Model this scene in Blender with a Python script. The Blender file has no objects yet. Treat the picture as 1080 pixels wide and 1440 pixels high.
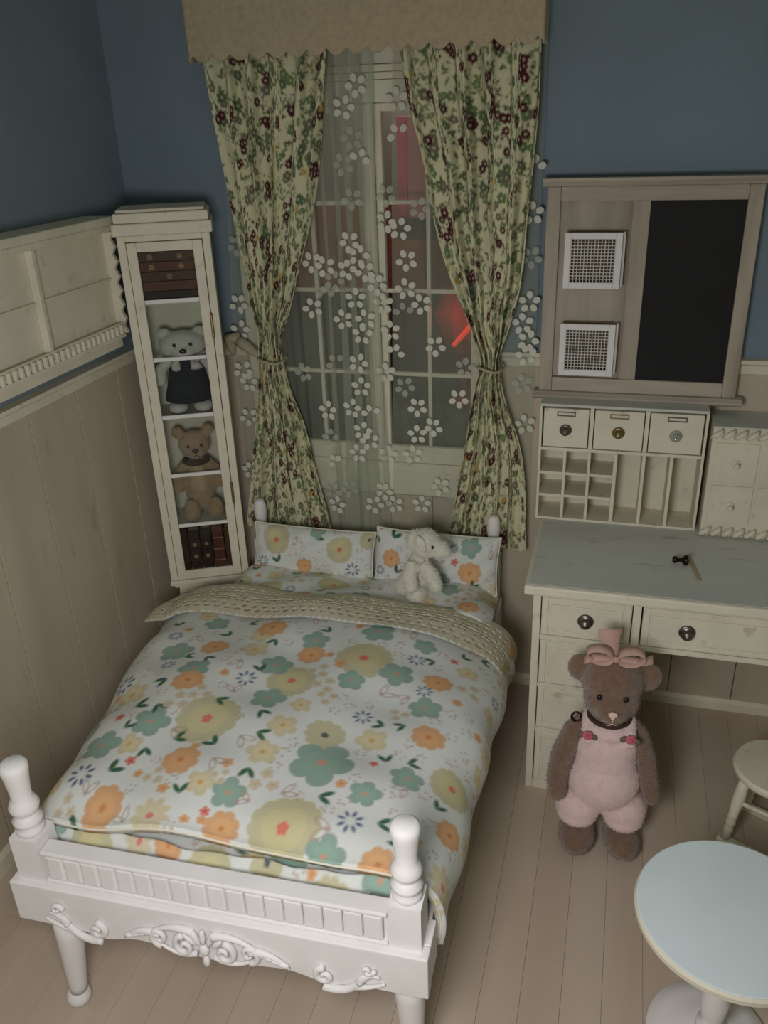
import bpy, bmesh, math, random
import numpy as np
from mathutils import Vector, Matrix, Euler
random.seed(7); rng = np.random.default_rng(7)
C = bpy.context.scene.collection

# ---------------------------------------------------------------- camera
YAW, PIT, ROL = .2814, .4384, -.0383
_f = Vector((-math.sin(YAW)*math.cos(PIT), math.cos(YAW)*math.cos(PIT), -math.sin(PIT)))
_r = Vector((math.cos(YAW), math.sin(YAW), 0)); _u = _r.cross(_f)
_r2 = _r*math.cos(ROL)+_u*math.sin(ROL); _u2 = -_r*math.sin(ROL)+_u*math.cos(ROL)
cd = bpy.data.cameras.new('camera'); cam = bpy.data.objects.new('camera', cd); C.objects.link(cam)
M_ = Matrix((_r2, _u2, -_f)).transposed().to_4x4(); M_.translation = (1.6379, -2.6937, 1.9787)
cam.matrix_world = M_
cd.sensor_fit = 'VERTICAL'; cd.sensor_height = 24; cd.lens = 1193/1440*24; cd.clip_start = .01
bpy.context.scene.camera = cam
# ---------------------------------------------------------------- light
w = bpy.data.worlds.new('world'); bpy.context.scene.world = w; w.use_nodes = True
w.node_tree.nodes['Background'].inputs[0].default_value = (.88, .92, .74, 1)
w.node_tree.nodes['Background'].inputs[1].default_value = .135
def area(name, loc, tgt, size, power, col):
    l = bpy.data.lights.new(name, 'AREA'); l.shape = 'DISK'; l.size = size; l.energy = power; l.color = col
    o = bpy.data.objects.new(name, l); C.objects.link(o); o.location = loc
    o.rotation_euler = (Vector(tgt)-Vector(loc)).to_track_quat('-Z', 'Y').to_euler(); return o
area('room_lamp_light', (1.32, -2.5, 1.55), (1.15, -1.2, .3), .5, 18, (1.0, .965, .97))
area('outside_fill_light', (.95, .12, 2.45), (.95, .5, 1.5), .3, 3.2, (1.0, .88, .78))  # added fill to brighten the backdrop behind the window, not an actual lamp
vs = bpy.context.scene.view_settings
vs.view_transform = 'Standard'; vs.look = 'None'; vs.gamma = 1; vs.use_curve_mapping = False; vs.exposure = 0

# ---------------------------------------------------------------- helpers
def lin(c):
    return tuple(((x/255)/12.92 if x/255 <= .04045 else ((x/255+.055)/1.055)**2.4) for x in c)
class MB:
    def __init__(s): s.v = []; s.f = []
    def add(s, v, f):
        n = len(s.v); s.v += [tuple(p) for p in v]; s.f += [tuple(i+n for i in q) for q in f]; return s
    def box(s, x0, x1, y0, y1, z0, z1):
        v = [(x, y, z) for x in (x0, x1) for y in (y0, y1) for z in (z0, z1)]
        return s.add(v, [(0,1,3,2),(4,6,7,5),(0,4,5,1),(2,3,7,6),(0,2,6,4),(1,5,7,3)])
    def lathe(s, prof, cx=0, cy=0, n=24, M=None):
        v = []; f = []
        for r, z in prof:
            for i in range(n):
                a = 2*math.pi*i/n; v.append((cx+r*math.cos(a), cy+r*math.sin(a), z))
        for j in range(len(prof)-1):
            for i in range(n):
                k = (i+1) % n; f.append((j*n+i, j*n+k, (j+1)*n+k, (j+1)*n+i))
        f.append(tuple(range(n))[::-1]); f.append(tuple((len(prof)-1)*n+i for i in range(n)))
        if M: v = [M @ Vector(p) for p in v]
        return s.add(v, f)
    def tube(s, pts, rad, n=10, flat=None):
        pts = [Vector(p) for p in pts]
        if not hasattr(rad, '__len__'): rad = [rad]*len(pts)
        v = []; f = []; up = None
        for i, p in enumerate(pts):
            t = (pts[min(i+1, len(pts)-1)]-pts[max(i-1, 0)]).normalized()
            if up is None: up = t.orthogonal().normalized()
            up = (up - t*up.dot(t)).normalized(); b = t.cross(up)
            for k in range(n):
                a = 2*math.pi*k/n; v.append(p+(up*math.cos(a)+b*math.sin(a))*rad[i])
        for j in range(len(pts)-1):
            for i in range(n):
                k = (i+1) % n; f.append((j*n+i, j*n+k, (j+1)*n+k, (j+1)*n+i))
        f.append(tuple(range(n))[::-1]); f.append(tuple((len(pts)-1)*n+i for i in range(n)))
        return s.add(v, f)
    def ell(s, c, r, rot=(0,0,0), n=16, m=10):
        R = Euler(rot).to_matrix(); v = []; f = []
        for j in range(m+1):
            t = math.pi*j/m
            for i in range(n):
                a = 2*math.pi*i/n
                v.append(R @ Vector((r[0]*math.sin(t)*math.cos(a), r[1]*math.sin(t)*math.sin(a), r[2]*math.cos(t)))+Vector(c))
        for j in range(m):
            for i in range(n):
                k = (i+1) % n; f.append((j*n+i, (j+1)*n+i, (j+1)*n+k, j*n+k))
        return s.add(v, f)
    def prism(s, poly, y0, y1):          # polygon in x,z extruded along y
        n = len(poly); v = [(x, y0, z) for x, z in poly]+[(x, y1, z) for x, z in poly]
        f = [tuple(range(n)), tuple(range(n, 2*n))[::-1]]+[(i, i+n, (i+1) % n+n, (i+1) % n) for i in range(n)]
        return s.add(v, f)
    def prismx(s, poly, x0, x1):         # polygon in y,z extruded along x
        n = len(poly); v = [(x0, y, z) for y, z in poly]+[(x1, y, z) for y, z in poly]
        f = [tuple(range(n)), tuple(range(n, 2*n))[::-1]]+[(i, i+n, (i+1) % n+n, (i+1) % n) for i in range(n)]
        return s.add(v, f)
    def frame(s, x0, x1, z0, z1, wd, y0, y1):
        s.box(x0, x0+wd, y0, y1, z0, z1); s.box(x1-wd, x1, y0, y1, z0, z1)
        s.box(x0+wd, x1-wd, y0, y1, z0, z0+wd); return s.box(x0+wd, x1-wd, y0, y1, z1-wd, z1)
    def mesh(s, name):
        me = bpy.data.meshes.new(name); me.from_pydata(s.v, [], s.f)
        bm = bmesh.new(); bm.from_mesh(me); bmesh.ops.recalc_face_normals(bm, faces=bm.faces); bm.to_mesh(me); bm.free()
        return me
    def build(s, name, mat, parent=None, bev=0, smooth=False, loc=None):
        me = s.mesh(name); me.materials.append(mat)
        o = bpy.data.objects.new(name, me); C.objects.link(o)
        if parent: o.parent = parent
        if loc: o.location = loc
        if smooth: me.shade_smooth()
        if bev:
            b = o.modifiers.new('bevel', 'BEVEL'); b.width = bev; b.segments = 2; b.limit_method = 'ANGLE'; b.angle_limit = .6
        return o
def tag(o, label, cat, group=None, kind=None):
    if label: o['label'] = label
    if cat: o['category'] = cat
    if group: o['group'] = group
    if kind: o['kind'] = kind
    return o
def thing(name, label, cat, loc=(0,0,0), rz=0, group=None, rot=None):
    o = bpy.data.objects.new(name, None); C.objects.link(o); o.location = loc
    o.rotation_euler = rot if rot else (0, 0, rz); o.empty_display_size = .05
    return tag(o, label, cat, group)
def struct(o): o['kind'] = 'structure'; return o

# ---------------------------------------------------------------- materials
MATS = {}
def mat(name, col, rough=.6, var=.08, scale=8, bump=.0, bscale=60, metal=0, sheen=0, stretch=(1,1,1), col2=None, rand=0, spec=.3, dirt=None, trans=0):
    m = bpy.data.materials.new(name); m.use_nodes = True; nt = m.node_tree; N = nt.nodes; L = nt.links
    p = N['Principled BSDF']; p.inputs['Roughness'].default_value = rough; p.inputs['Metallic'].default_value = metal
    p.inputs['Specular IOR Level'].default_value = spec
    if sheen: p.inputs['Sheen Weight'].default_value = sheen; p.inputs['Sheen Roughness'].default_value = .6
    tc = N.new('ShaderNodeTexCoord'); mp = N.new('ShaderNodeMapping'); mp.inputs['Scale'].default_value = stretch
    L.new(tc.outputs['Object'], mp.inputs[0])
    no = N.new('ShaderNodeTexNoise'); no.inputs['Scale'].default_value = scale; no.inputs['Detail'].default_value = 6
    L.new(mp.outputs[0], no.inputs['Vector'])
    cr = N.new('ShaderNodeValToRGB'); c = lin(col); c2 = lin(col2) if col2 else tuple(x*(1-2.2*var) for x in c)
    cr.color_ramp.elements[0].color = (*c2, 1); cr.color_ramp.elements[1].color = (*c, 1)
    cr.color_ramp.elements[0].position = .3; cr.color_ramp.elements[1].position = .62
    L.new(no.outputs[0], cr.inputs[0]); out = cr.outputs[0]
    if dirt:                              # worn, rubbed spots of the paint
        n2 = N.new('ShaderNodeTexNoise'); n2.inputs['Scale'].default_value = 23; n2.inputs['Detail'].default_value = 8; L.new(mp.outputs[0], n2.inputs['Vector'])
        r2 = N.new('ShaderNodeValToRGB'); r2.color_ramp.elements[0].position = .62; r2.color_ramp.elements[1].position = .74
        r2.color_ramp.elements[0].color = (0,0,0,1); r2.color_ramp.elements[1].color = (.55,.55,.55,1)
        L.new(n2.outputs[0], r2.inputs[0]); mx = N.new('ShaderNodeMix'); mx.data_type = 'RGBA'
        L.new(r2.outputs[0], mx.inputs[0]); L.new(out, mx.inputs[6]); mx.inputs[7].default_value = (*lin(dirt), 1); out = mx.outputs[2]
    if rand:
        oi = N.new('ShaderNodeObjectInfo'); hs = N.new('ShaderNodeHueSaturation'); mr = N.new('ShaderNodeMapRange')
        mr.inputs[3].default_value = 1-rand; mr.inputs[4].default_value = 1+rand
        L.new(oi.outputs['Random'], mr.inputs[0]); L.new(mr.outputs[0], hs.inputs['Value']); L.new(out, hs.inputs['Color']); out = hs.outputs[0]
    L.new(out, p.inputs['Base Color'])
    if bump:
        nb = N.new('ShaderNodeTexNoise'); nb.inputs['Scale'].default_value = bscale; nb.inputs['Detail'].default_value = 5
        L.new(mp.outputs[0], nb.inputs['Vector'])
        b = N.new('ShaderNodeBump'); b.inputs['Strength'].default_value = bump; b.inputs['Distance'].default_value = .004
        L.new(nb.outputs[0], b.inputs['Height']); L.new(b.outputs[0], p.inputs['Normal'])
    if trans:
        p.inputs['Alpha'].default_value = 1-trans
    MATS[name] = m; return m
def printed(name, rough=.85, bump=.25, sheen=.1, back=None):      # cloth whose print lies in the mesh's colour attribute
    m = bpy.data.materials.new(name); m.use_nodes = True; N = m.node_tree.nodes; L = m.node_tree.links
    p = N['Principled BSDF']; p.inputs['Roughness'].default_value = rough; p.inputs['Specular IOR Level'].default_value = .15
    at = N.new('ShaderNodeAttribute'); at.attribute_name = 'Print'
    tc = N.new('ShaderNodeTexCoord'); wv = N.new('ShaderNodeTexNoise'); wv.inputs['Scale'].default_value = 260
    L.new(tc.outputs['Object'], wv.inputs['Vector'])
    mx = N.new('ShaderNodeMix'); mx.data_type = 'RGBA'; mx.blend_type = 'MULTIPLY'; mx.inputs[0].default_value = .35
    L.new(at.outputs['Color'], mx.inputs[6]); L.new(wv.outputs['Color'], mx.inputs[7])
    bc = N.new('ShaderNodeRGBToBW'); L.new(wv.outputs['Color'], bc.inputs[0]); L.new(bc.outputs[0], mx.inputs[7])
    L.new(at.outputs['Color'], p.inputs['Base Color'])
    b = N.new('ShaderNodeBump'); b.inputs['Strength'].default_value = bump; b.inputs['Distance'].default_value = .002
    L.new(wv.outputs[0], b.inputs['Height']); L.new(b.outputs[0], p.inputs['Normal'])
    return m
CREAM = mat('cream_paint', (224, 219, 198), .55, .05, 9, .15, 90, dirt=(168, 156, 130))
WHITE = mat('white_paint', (232, 230, 228), .7, .03, 9, .12, 90, spec=.15)
WOODW = mat('cream_boards', (194, 182, 162), .6, .08, 5, .2, 70, stretch=(1,1,.25), rand=.04, dirt=(166, 150, 128))
BLUE = mat('blue_wall', (124, 141, 152), .8, .05, 3, .15, 200)
GREYW = mat('grey_washed_wood', (182, 172, 156), .75, .12, 16, .35, 120, stretch=(1,1,.12), col2=(150, 139, 124))
GREYH = mat('grey_washed_wood_horizontal', (186, 176, 160), .75, .12, 16, .35, 120, stretch=(.12,1,1), col2=(152, 141, 126))
DESKT = mat('grey_green_painted_top', (204, 206, 198), .7, .05, 6, .15, 80, stretch=(.3,1,1), dirt=(150, 150, 140))
BLACK = mat('chalkboard_black', (38, 37, 38), .8, .08, 5)
FLOORM = mat('pale_wood_planks', (196, 181, 164), .7, .06, 5, .15, 60, stretch=(1,.12,1), col2=(184, 167, 148), rand=.03, spec=.15)
SUBF = mat('dark_joint', (180, 162, 140), .8)
LEAFT = mat('table_white', (222, 236, 238), .5, .03, 5)
METAL = mat('aged_silver', (120, 116, 108), .35, .1, 30, metal=.9)
BRASS = mat('aged_brass', (148, 128, 88), .4, .1, 30, metal=.85)
DARKM = mat('dark_bronze', (52, 42, 36), .35, .1, 30, metal=.8)
GLASSK = mat('clear_knob', (190, 190, 180), .12, .1, 30, metal=.5)
STICK = mat('tan_wood_stick', (176, 158, 124), .7)
LACE = mat('cream_lace', (216, 210, 184), .9, .05, 30, .5, 300)
VALM = mat('oatmeal_fabric', (196, 180, 150), .95, .07, 60, .6, 350)
PIPE = mat('cream_piping', (222, 216, 196), .85, .04)
TIEM = mat('pale_tie_fabric', (172, 168, 140), .9, .08, 30, .3, 200)
PLUSHB = mat('brown_plush', (128, 100, 80), .95, .12, 60, .7, 380, sheen=.5, spec=.05)
PLUSHT = mat('tan_plush', (184, 152, 118), .95, .12, 60, .7, 380, sheen=.4, spec=.05)
PLUSHP = mat('pale_belly_plush', (208, 180, 140), .95, .1, 60, .7, 380, sheen=.4, spec=.05)
PLUSHW = mat('white_plush', (226, 224, 208), .95, .07, 60, .7, 380, sheen=.4, spec=.05)
PINKF = mat('pink_fleece', (238, 210, 206), .95, .05, 50, .8, 300, sheen=.4, spec=.05)
PINKR = mat('pink_ribbon', (218, 180, 166), .6, .06, 30, trans=.28)
ROSE = mat('rose_pink', (212, 112, 132), .8, .2, 80)
ROSEL = mat('rose_leaf_grey', (112, 104, 92), .8)
PALEP = mat('pale_pink_thread', (232, 200, 184), .8)
EYE = mat('black_bead', (22, 18, 18), .2, spec=.6)
DRESS = mat('dark_navy_dress', (44, 46, 56), .9, .15, 40, .5, 200)
COLLAR = mat('dark_collar_ribbon', (70, 50, 46), .8)
LILAC = mat('lilac_ribbon', (204, 172, 190), .7)
LEATH = [mat('book_brown_leather', (96, 64, 46), .6, .2, 30, .3, 100), mat('book_dark_leather', (58, 42, 34), .6, .2, 30, .3, 100), mat('book_red_brown', (112, 64, 48), .6, .2, 30, .3, 100)]
GOLD = mat('faded_gilt', (176, 140, 104), .6, .2, 40)
PAPER = mat('book_pages', (180, 165, 135), .9)
MESHW = mat('grey_wire', (206, 204, 196), .5, .05)
INNER = mat('basket_lining', (128, 116, 98), .9, .1, 60, .5, 300)
OUTB = mat('outside_brown', (158, 84, 66), .9, .12, 4); OUTD = mat('outside_dark', (70, 62, 58), .9, .15, 4)
OUTP = mat('outside_pale', (150, 140, 128), .9, .1, 4); PINKB = mat('pink_card', (216, 130, 128), .7, .05); HOTP = mat('hot_pink_card', (240, 70, 124), .6, .05)
REDM = mat('red_plastic', (190, 60, 50), .3, .2, 10)
def glow(name, col, st):
    m = mat(name, col, .4); p = m.node_tree.nodes['Principled BSDF']; p.inputs['Emission Color'].default_value = (*lin(col), 1); p.inputs['Emission Strength'].default_value = st; return m
REDG = glow('red_lamp_glow', (255, 60, 44), .55)
def glassmat(name, tint, gloss):
    m = bpy.data.materials.new(name); m.use_nodes = True; N = m.node_tree.nodes; L = m.node_tree.links
    for n in list(N): N.remove(n)
    o = N.new('ShaderNodeOutputMaterial'); mx = N.new('ShaderNodeMixShader'); t = N.new('ShaderNodeBsdfTransparent'); g = N.new('ShaderNodeBsdfGlossy')
    t.inputs[0].default_value = (*tint, 1); g.inputs['Roughness'].default_value = .05; fr = N.new('ShaderNodeFresnel'); fr.inputs[0].default_value = 1.45
    L.new(fr.outputs[0], mx.inputs[0]); L.new(t.outputs[0], mx.inputs[1]); L.new(g.outputs[0], mx.inputs[2]); L.new(mx.outputs[0], o.inputs[0]); return m
GLASS = glassmat('clear_glass', (.93, .95, .94), 1)
def sheermat(name, col, a):
    m = bpy.data.materials.new(name); m.use_nodes = True; N = m.node_tree.nodes; L = m.node_tree.links
    for n in list(N): N.remove(n)
    o = N.new('ShaderNodeOutputMaterial'); mx = N.new('ShaderNodeMixShader'); t = N.new('ShaderNodeBsdfTransparent')
    d = N.new('ShaderNodeBsdfDiffuse'); tl = N.new('ShaderNodeBsdfTranslucent'); m2 = N.new('ShaderNodeMixShader')
    for q in (d, tl): q.inputs[0].default_value = (*lin(col), 1)
    m2.inputs[0].default_value = .35; L.new(d.outputs[0], m2.inputs[1]); L.new(tl.outputs[0], m2.inputs[2])
    mx.inputs[0].default_value = a; L.new(t.outputs[0], mx.inputs[1]); L.new(m2.outputs[0], mx.inputs[2]); L.new(mx.outputs[0], o.inputs[0]); return m
SHEER = sheermat('sheer_voile', (206, 214, 194), .30)
PETAL = mat('white_embroidery', (214, 214, 198), .85, .03); PETALF = mat('faint_embroidery', (206, 210, 194), .85, .03, trans=.6)
PRINT = printed('floral_printed_cotton'); PRINTC = printed('floral_curtain_cotton', bump=.35)

# ---------------------------------------------------------------- cloth printing
class Cloth:
    """A regular grid of cloth of size Ws x Ht metres whose print is painted motif by motif."""
    def __init__(s, ns, nt, Ws, Ht, base):
        s.ns, s.nt, s.W, s.H = ns, nt, Ws, Ht; s.ds = Ws/(ns-1); s.dt = Ht/(nt-1)
        s.c = np.empty((nt, ns, 3)); s.c[:] = lin(base)
    def _win(s, x, y, R):
        i0 = max(0, int((x-R)/s.ds)); i1 = min(s.ns, int((x+R)/s.ds)+2); j0 = max(0, int((y-R)/s.dt)); j1 = min(s.nt, int((y+R)/s.dt)+2)
        if i1 <= i0 or j1 <= j0: return None
        X, Y = np.meshgrid(np.arange(i0, i1)*s.ds-x, np.arange(j0, j1)*s.dt-y); return slice(j0, j1), slice(i0, i1), X, Y
    def _put(s, w, d, col, op=1):     # d: signed distance (inside negative)
        k = np.clip(.5-d/(1.2*max(s.ds, s.dt)), 0, 1)[..., None]*op; s.c[w[0], w[1]] = s.c[w[0], w[1]]*(1-k)+np.array(lin(col))*k
    def flower(s, x, y, R, n, dep, col, rot=0, cc=None, cr=.2, col2=None):
        w = s._win(x, y, R*1.15)
        if not w: return
        r = np.hypot(w[2], w[3]); a = np.arctan2(w[3], w[2])
        rr = R*(1-dep+dep*np.abs(np.cos(n*(a-rot)/2))**.6+.03*np.sin(3*a+rot*5))
        s._put(w, r-rr, col)
        if col2: s._put(w, r-rr*.62, col2, .45)
        if cc: s._put(w, r-R*cr*(1+.12*np.sin(5*a)), cc)
    def petals(s, x, y, R, n, col, rot=0, cc=None, wd=.32, r0=.25):
        for k in range(n):
            a = rot+2*math.pi*k/n; s.ell(x+math.cos(a)*R*(r0+1)/2, y+math.sin(a)*R*(r0+1)/2, R*(1-r0)/2, R*wd*(1-r0)/2*1.3, a, col)
        if cc: s.ell(x, y, R*.2, R*.2, 0, cc)
    def ell(s, x, y, a, b, rot, col, hollow=False):
        w = s._win(x, y, max(a, b)*1.2)
        if not w: return
        u = w[2]*math.cos(rot)+w[3]*math.sin(rot); v = -w[2]*math.sin(rot)+w[3]*math.cos(rot)
        d = (np.sqrt((u/a)**2+(v/b)**2)-1)*min(a, b)
        s._put(w, np.abs(d)-.0012 if hollow else d, col)
    def leafpair(s, x, y, R, rot, col=(64, 106, 78), hollow=False):
        for e in (-.55, .55): s.ell(x+math.cos(rot+e)*R*.7, y+math.sin(rot+e)*R*.7, R*.66, R*.27, rot+e, col, hollow)
    def sprig(s, x, y, R, col, rot=0, n=5):
        for k in range(n):
            a = rot+k*2.4; q = R*(.35+.65*((k*37) % 10)/10); s.ell(x+math.cos(a)*q, y+math.sin(a)*q, R*.14, R*.11, a, col)
def paint(me, cols):
    at = me.color_attributes.new('Print', 'FLOAT_COLOR', 'POINT')
    n = len(me.vertices); b = np.ones((n, 4), np.float32); b[:, :3] = cols.reshape(-1, 3)[:n]; at.data.foreach_set('color', b.ravel())
def gridmesh(name, P, cloth=None, m=None, parent=None, mask=None, thick=0):
    """P: (nt, ns, 3) points"""
    nt, ns = P.shape[:2]; idx = np.arange(nt*ns).reshape(nt, ns)
    F = np.stack([idx[:-1, :-1], idx[:-1, 1:], idx[1:, 1:], idx[1:, :-1]], -1)
    F = F[mask] if mask is not None else F.reshape(-1, 4)
    me = bpy.data.meshes.new(name); me.vertices.add(nt*ns); me.vertices.foreach_set('co', P.reshape(-1).astype(np.float32))
    me.loops.add(F.size); me.loops.foreach_set('vertex_index', F.ravel().astype(np.int32))
    me.polygons.add(len(F)); me.polygons.foreach_set('loop_start', np.arange(0, F.size, 4, dtype=np.int32)); me.update(calc_edges=True); me.validate()
    me.shade_smooth(); me.materials.append(m)
    if cloth is not None: paint(me, cloth.c)
    o = bpy.data.objects.new(name, me); C.objects.link(o)
    if parent: o.parent = parent
    if thick:
        q = o.modifiers.new('thick', 'SOLIDIFY'); q.thickness = thick; q.offset = 0
    return o

# ---------------------------------------------------------------- the room
XR, YF = 3.2, -3.6
fl = struct(MB().box(-.05, XR, YF, .02, -.06, -.012).build('floor', SUBF))
pw = .097
for i in range(33):
    x0 = -.02+i*pw; cuts = [YF, -2.35-.3*((i*7) % 5)/5, -.85-.75*((i*5) % 7)/7, 0]
    for a, b in zip(cuts[:-1], cuts[1:]):
        if b-a < .05: continue
        MB().box(x0+.0003, x0+pw-.0003, a+.0003, b-.0003, -.012, 0).build('plank', FLOORM, fl, bev=.0005)
WX0, WX1, WZ0, WZ1 = .46, 1.20, .875, 2.01
wb = MB()
wb.box(-.05, WX0, 0, .05, -.06, 2.7); wb.box(WX1, XR, 0, .05, -.06, 2.7); wb.box(WX0, WX1, 0, .05, -.06, WZ0); wb.box(WX0, WX1, 0, .05, WZ1, 2.7)
wb = struct(wb.build('wall_back', BLUE))
wl = struct(MB().box(-.05, 0, YF, 0, -.06, 2.7).build('wall_left', BLUE))
CAP = 1.28
y = -.012
while y > YF:                              # wainscot boards of the left wall
    y2 = max(y-.236, YF); MB().box(.0005, .012, y2+.0022, y-.0022, 0, CAP-.02).build('board', WOODW, wl, bev=.0012); y = y2
def boards(x0, x1, ztop, n):
    for i in range(n):
        xa, xb = x0+(x1-x0)*i/n, x0+(x1-x0)*(i+1)/n
        MB().box(xa+.0015, xb-.0015, -.012, -.0005, 0, ztop).build('board', WOODW, wb, bev=.002)
boards(.014, WX0-.062, CAP-.02, 2); boards(WX0-.058, WX1+.058, .745, 4); boards(WX1+.062, XR, CAP-.02, 9)
struct(MB().prismx([(-.0125,CAP-.05),(-.022,CAP-.045),(-.024,CAP-.02),(-.036,CAP-.012),(-.036,CAP),(-.0005,CAP),(-.0005,CAP-.05)], .0005, WX0-.07).build('trim_1', CREAM))
struct(MB().prismx([(-.0125,CAP-.05),(-.022,CAP-.045),(-.024,CAP-.02),(-.036,CAP-.012),(-.036,CAP),(-.0005,CAP),(-.0005,CAP-.05)], WX1+.07, XR).build('trim_2', CREAM))
struct(MB().prism([(.0125,CAP-.05),(.022,CAP-.045),(.024,CAP-.02),(.036,CAP-.012),(.036,CAP),(.0005,CAP),(.0005,CAP-.05)], YF, -.037).build('trim_3', CREAM))
struct(MB().prismx([(-.0125,0),(-.026,0),(-.026,.03),(-.019,.045),(-.0125,.045)], .013, XR).build('baseboard_back', CREAM))
struct(MB().prism([(.0125,0),(.026,0),(.026,.05),(.019,.065),(.0125,.065)], YF, -.027).build('baseboard_left', CREAM))

# ---------------------------------------------------------------- window
W = struct(MB().frame(WX0-.06, WX1+.06, WZ0-.0, WZ1+.06, .06, -.022, -.0005).box(WX0-.09, WX1+.09, -.028, -.0005, WZ0-.035, WZ0-.001)
    .box(WX0-.07, WX1+.07, -.02, -.0005, WZ0-.125, WZ0-.036).box(WX0-.08, WX1+.08, -.025, -.0005, WZ1+.061, WZ1+.08).box(WX0-.1, WX1+.1, -.027, -.0005, WZ1+.081, WZ1+.1)
    .box(WX0-.06, WX1+.06, -.014, -.0005, WZ1+.1005, 2.25).box(.855, .875, -.02, .03, WZ0, WZ1).build('window_1', CREAM, bev=.003))
for a, b, yy in ((WX0+.002, .854, .004), (.876, WX1-.002, .004)):
    MB().frame(a, b, WZ0+.002, WZ1-.002, .022, yy-.012, yy+.014).build('sash', CREAM, W, bev=.002)
    mx = (a+b)/2
    MB().box(mx-.006, mx+.006, yy-.006, yy+.008, WZ0+.03, WZ1-.03).build('muntin', CREAM, W, bev=.001)
    zs = [1.185, 1.46, 1.73]; zz = [WZ0+.03]+zs+[WZ1-.03]
    for z in zs: MB().box(a+.022, mx-.006, yy-.006, yy+.008, z-.006, z+.006).box(mx+.006, b-.022, yy-.006, yy+.008, z-.006, z+.006).build('muntin', CREAM, W, bev=.001)
    for z0, z1 in zip(zz[:-1], zz[1:]):
        for xa, xb in ((a+.020, mx-.004), (mx+.004, b-.020)): MB().box(xa, xb, yy+.001, yy+.003, z0-.003, z1+.003).build('pane', GLASS, W)
# things seen dimly through the window
t = thing('backdrop_panel', 'tall brown panel with a pale top seen through the window panes', 'panel', (.85, .5, 0))
MB().box(-1.0, 1.2, 0, .03, .0, 1.36).build('lower_panel', OUTD, t)
MB().box(-1.0, 1.2, 0, .03, 1.361, 1.69).build('middle_panel', OUTB, t)
MB().box(-1.0, 1.2, 0, .03, 1.691, 2.5).build('upper_panel', OUTP, t)
t = thing('card_box', 'faded pink box with bright pink edge behind the upper window panes', 'box', (.955, .16, 1.70))
MB().box(-.02, .125, 0, .04, -.035, .27).build('box_body', PINKB, t, bev=.002)
MB().box(-.052, -.021, -.004, .03, -.03, .27).build('spine', HOTP, t, bev=.002)
tag(MB().box(.90, 1.2, .14, .499, 1.60, 1.664).build('support_ledge', OUTD), 'dark ledge carrying the pink box behind the window', 'ledge')
_l = bpy.data.lights.new('red_bulb', 'POINT'); _l.energy = .14; _l.color = (1, .22, .18); _l.shadow_soft_size = .03; _o = bpy.data.objects.new('red_bulb', _l); C.objects.link(_o); _o.location = (1.07, .12, 1.36)
t = thing('red_lamp', 'red glowing faceted lamp seen through the right window panes', 'lamp', (1.1, .3, 1.0))
MB().lathe([(.05, 0), (.05, .02), (.012, .03), (.012, .18)], 0, 0, 12).build('stem', REDM, t)
MB().lathe([(.02, .18), (.085, .25), (.11, .33), (.075, .42), (.02, .47)], 0, 0, 7).build('shade', REDM, t)
MB().tube([(-.02, -.115, .24), (.05, -.115, .32), (.1, -.11, .38)], [.008, .012, .007], 6).build('glowing_strip', REDG, t)
tag(MB().box(.7, 1.5, .15, .48, 0, 1.0).build('outside_sideboard', OUTD, bev=.004), 'dark sideboard outside the window under the red lamp', 'sideboard')

# ---------------------------------------------------------------- valance, curtains
t = thing('window_valance', 'oatmeal fabric valance with scalloped lower edge above the window', 'valance', (0, 0, 0))
def valance():
    ns, nt = 260, 24; P = np.zeros((nt, ns, 3)); L0 = .105; Wd = 1.03
    tot = 2*L0+Wd
    for i in range(ns):
        s = tot*i/(ns-1)
        if s < L0: x, yy = .35, -.012-s
        elif s < L0+Wd: x, yy = .35+s-L0, -.012-L0
        else: x, yy = .35+Wd, -.012-L0+(s-L0-Wd)
        fr_ = (s/(tot/21)) % 1; sc = .020*(1-(2*fr_-1)**2)
        for j in range(nt):
            k = j/(nt-1); z = 2.153-sc+(2.32-2.153+sc)*k
            P[j, i] = (x, yy-.003*math.sin(s*40+k*3)*(1-k), z)
    return gridmesh('fabric', P, None, VALM, t, thick=.006)
valance()
MB().box(.356, 1.374, -.113, -.013, 2.25, 2.262).build('mounting_board', CREAM, t)
def smooth_interp(zs, xs, z):
    # monotone piecewise-cubic through given outline points
    zs = np.array(zs)[::-1]; xs = np.array(xs)[::-1]; d = np.gradient(xs, zs)
    i = np.clip(np.searchsorted(zs, z)-1, 0, len(zs)-2); h = zs[i+1]-zs[i]; u = np.clip((z-zs[i])/h, 0, 1)
    return (2*u**3-3*u*u+1)*xs[i]+(u**3-2*u*u+u)*h*d[i]+(-2*u**3+3*u*u)*xs[i+1]+(u**3-u*u)*h*d[i+1]
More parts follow.
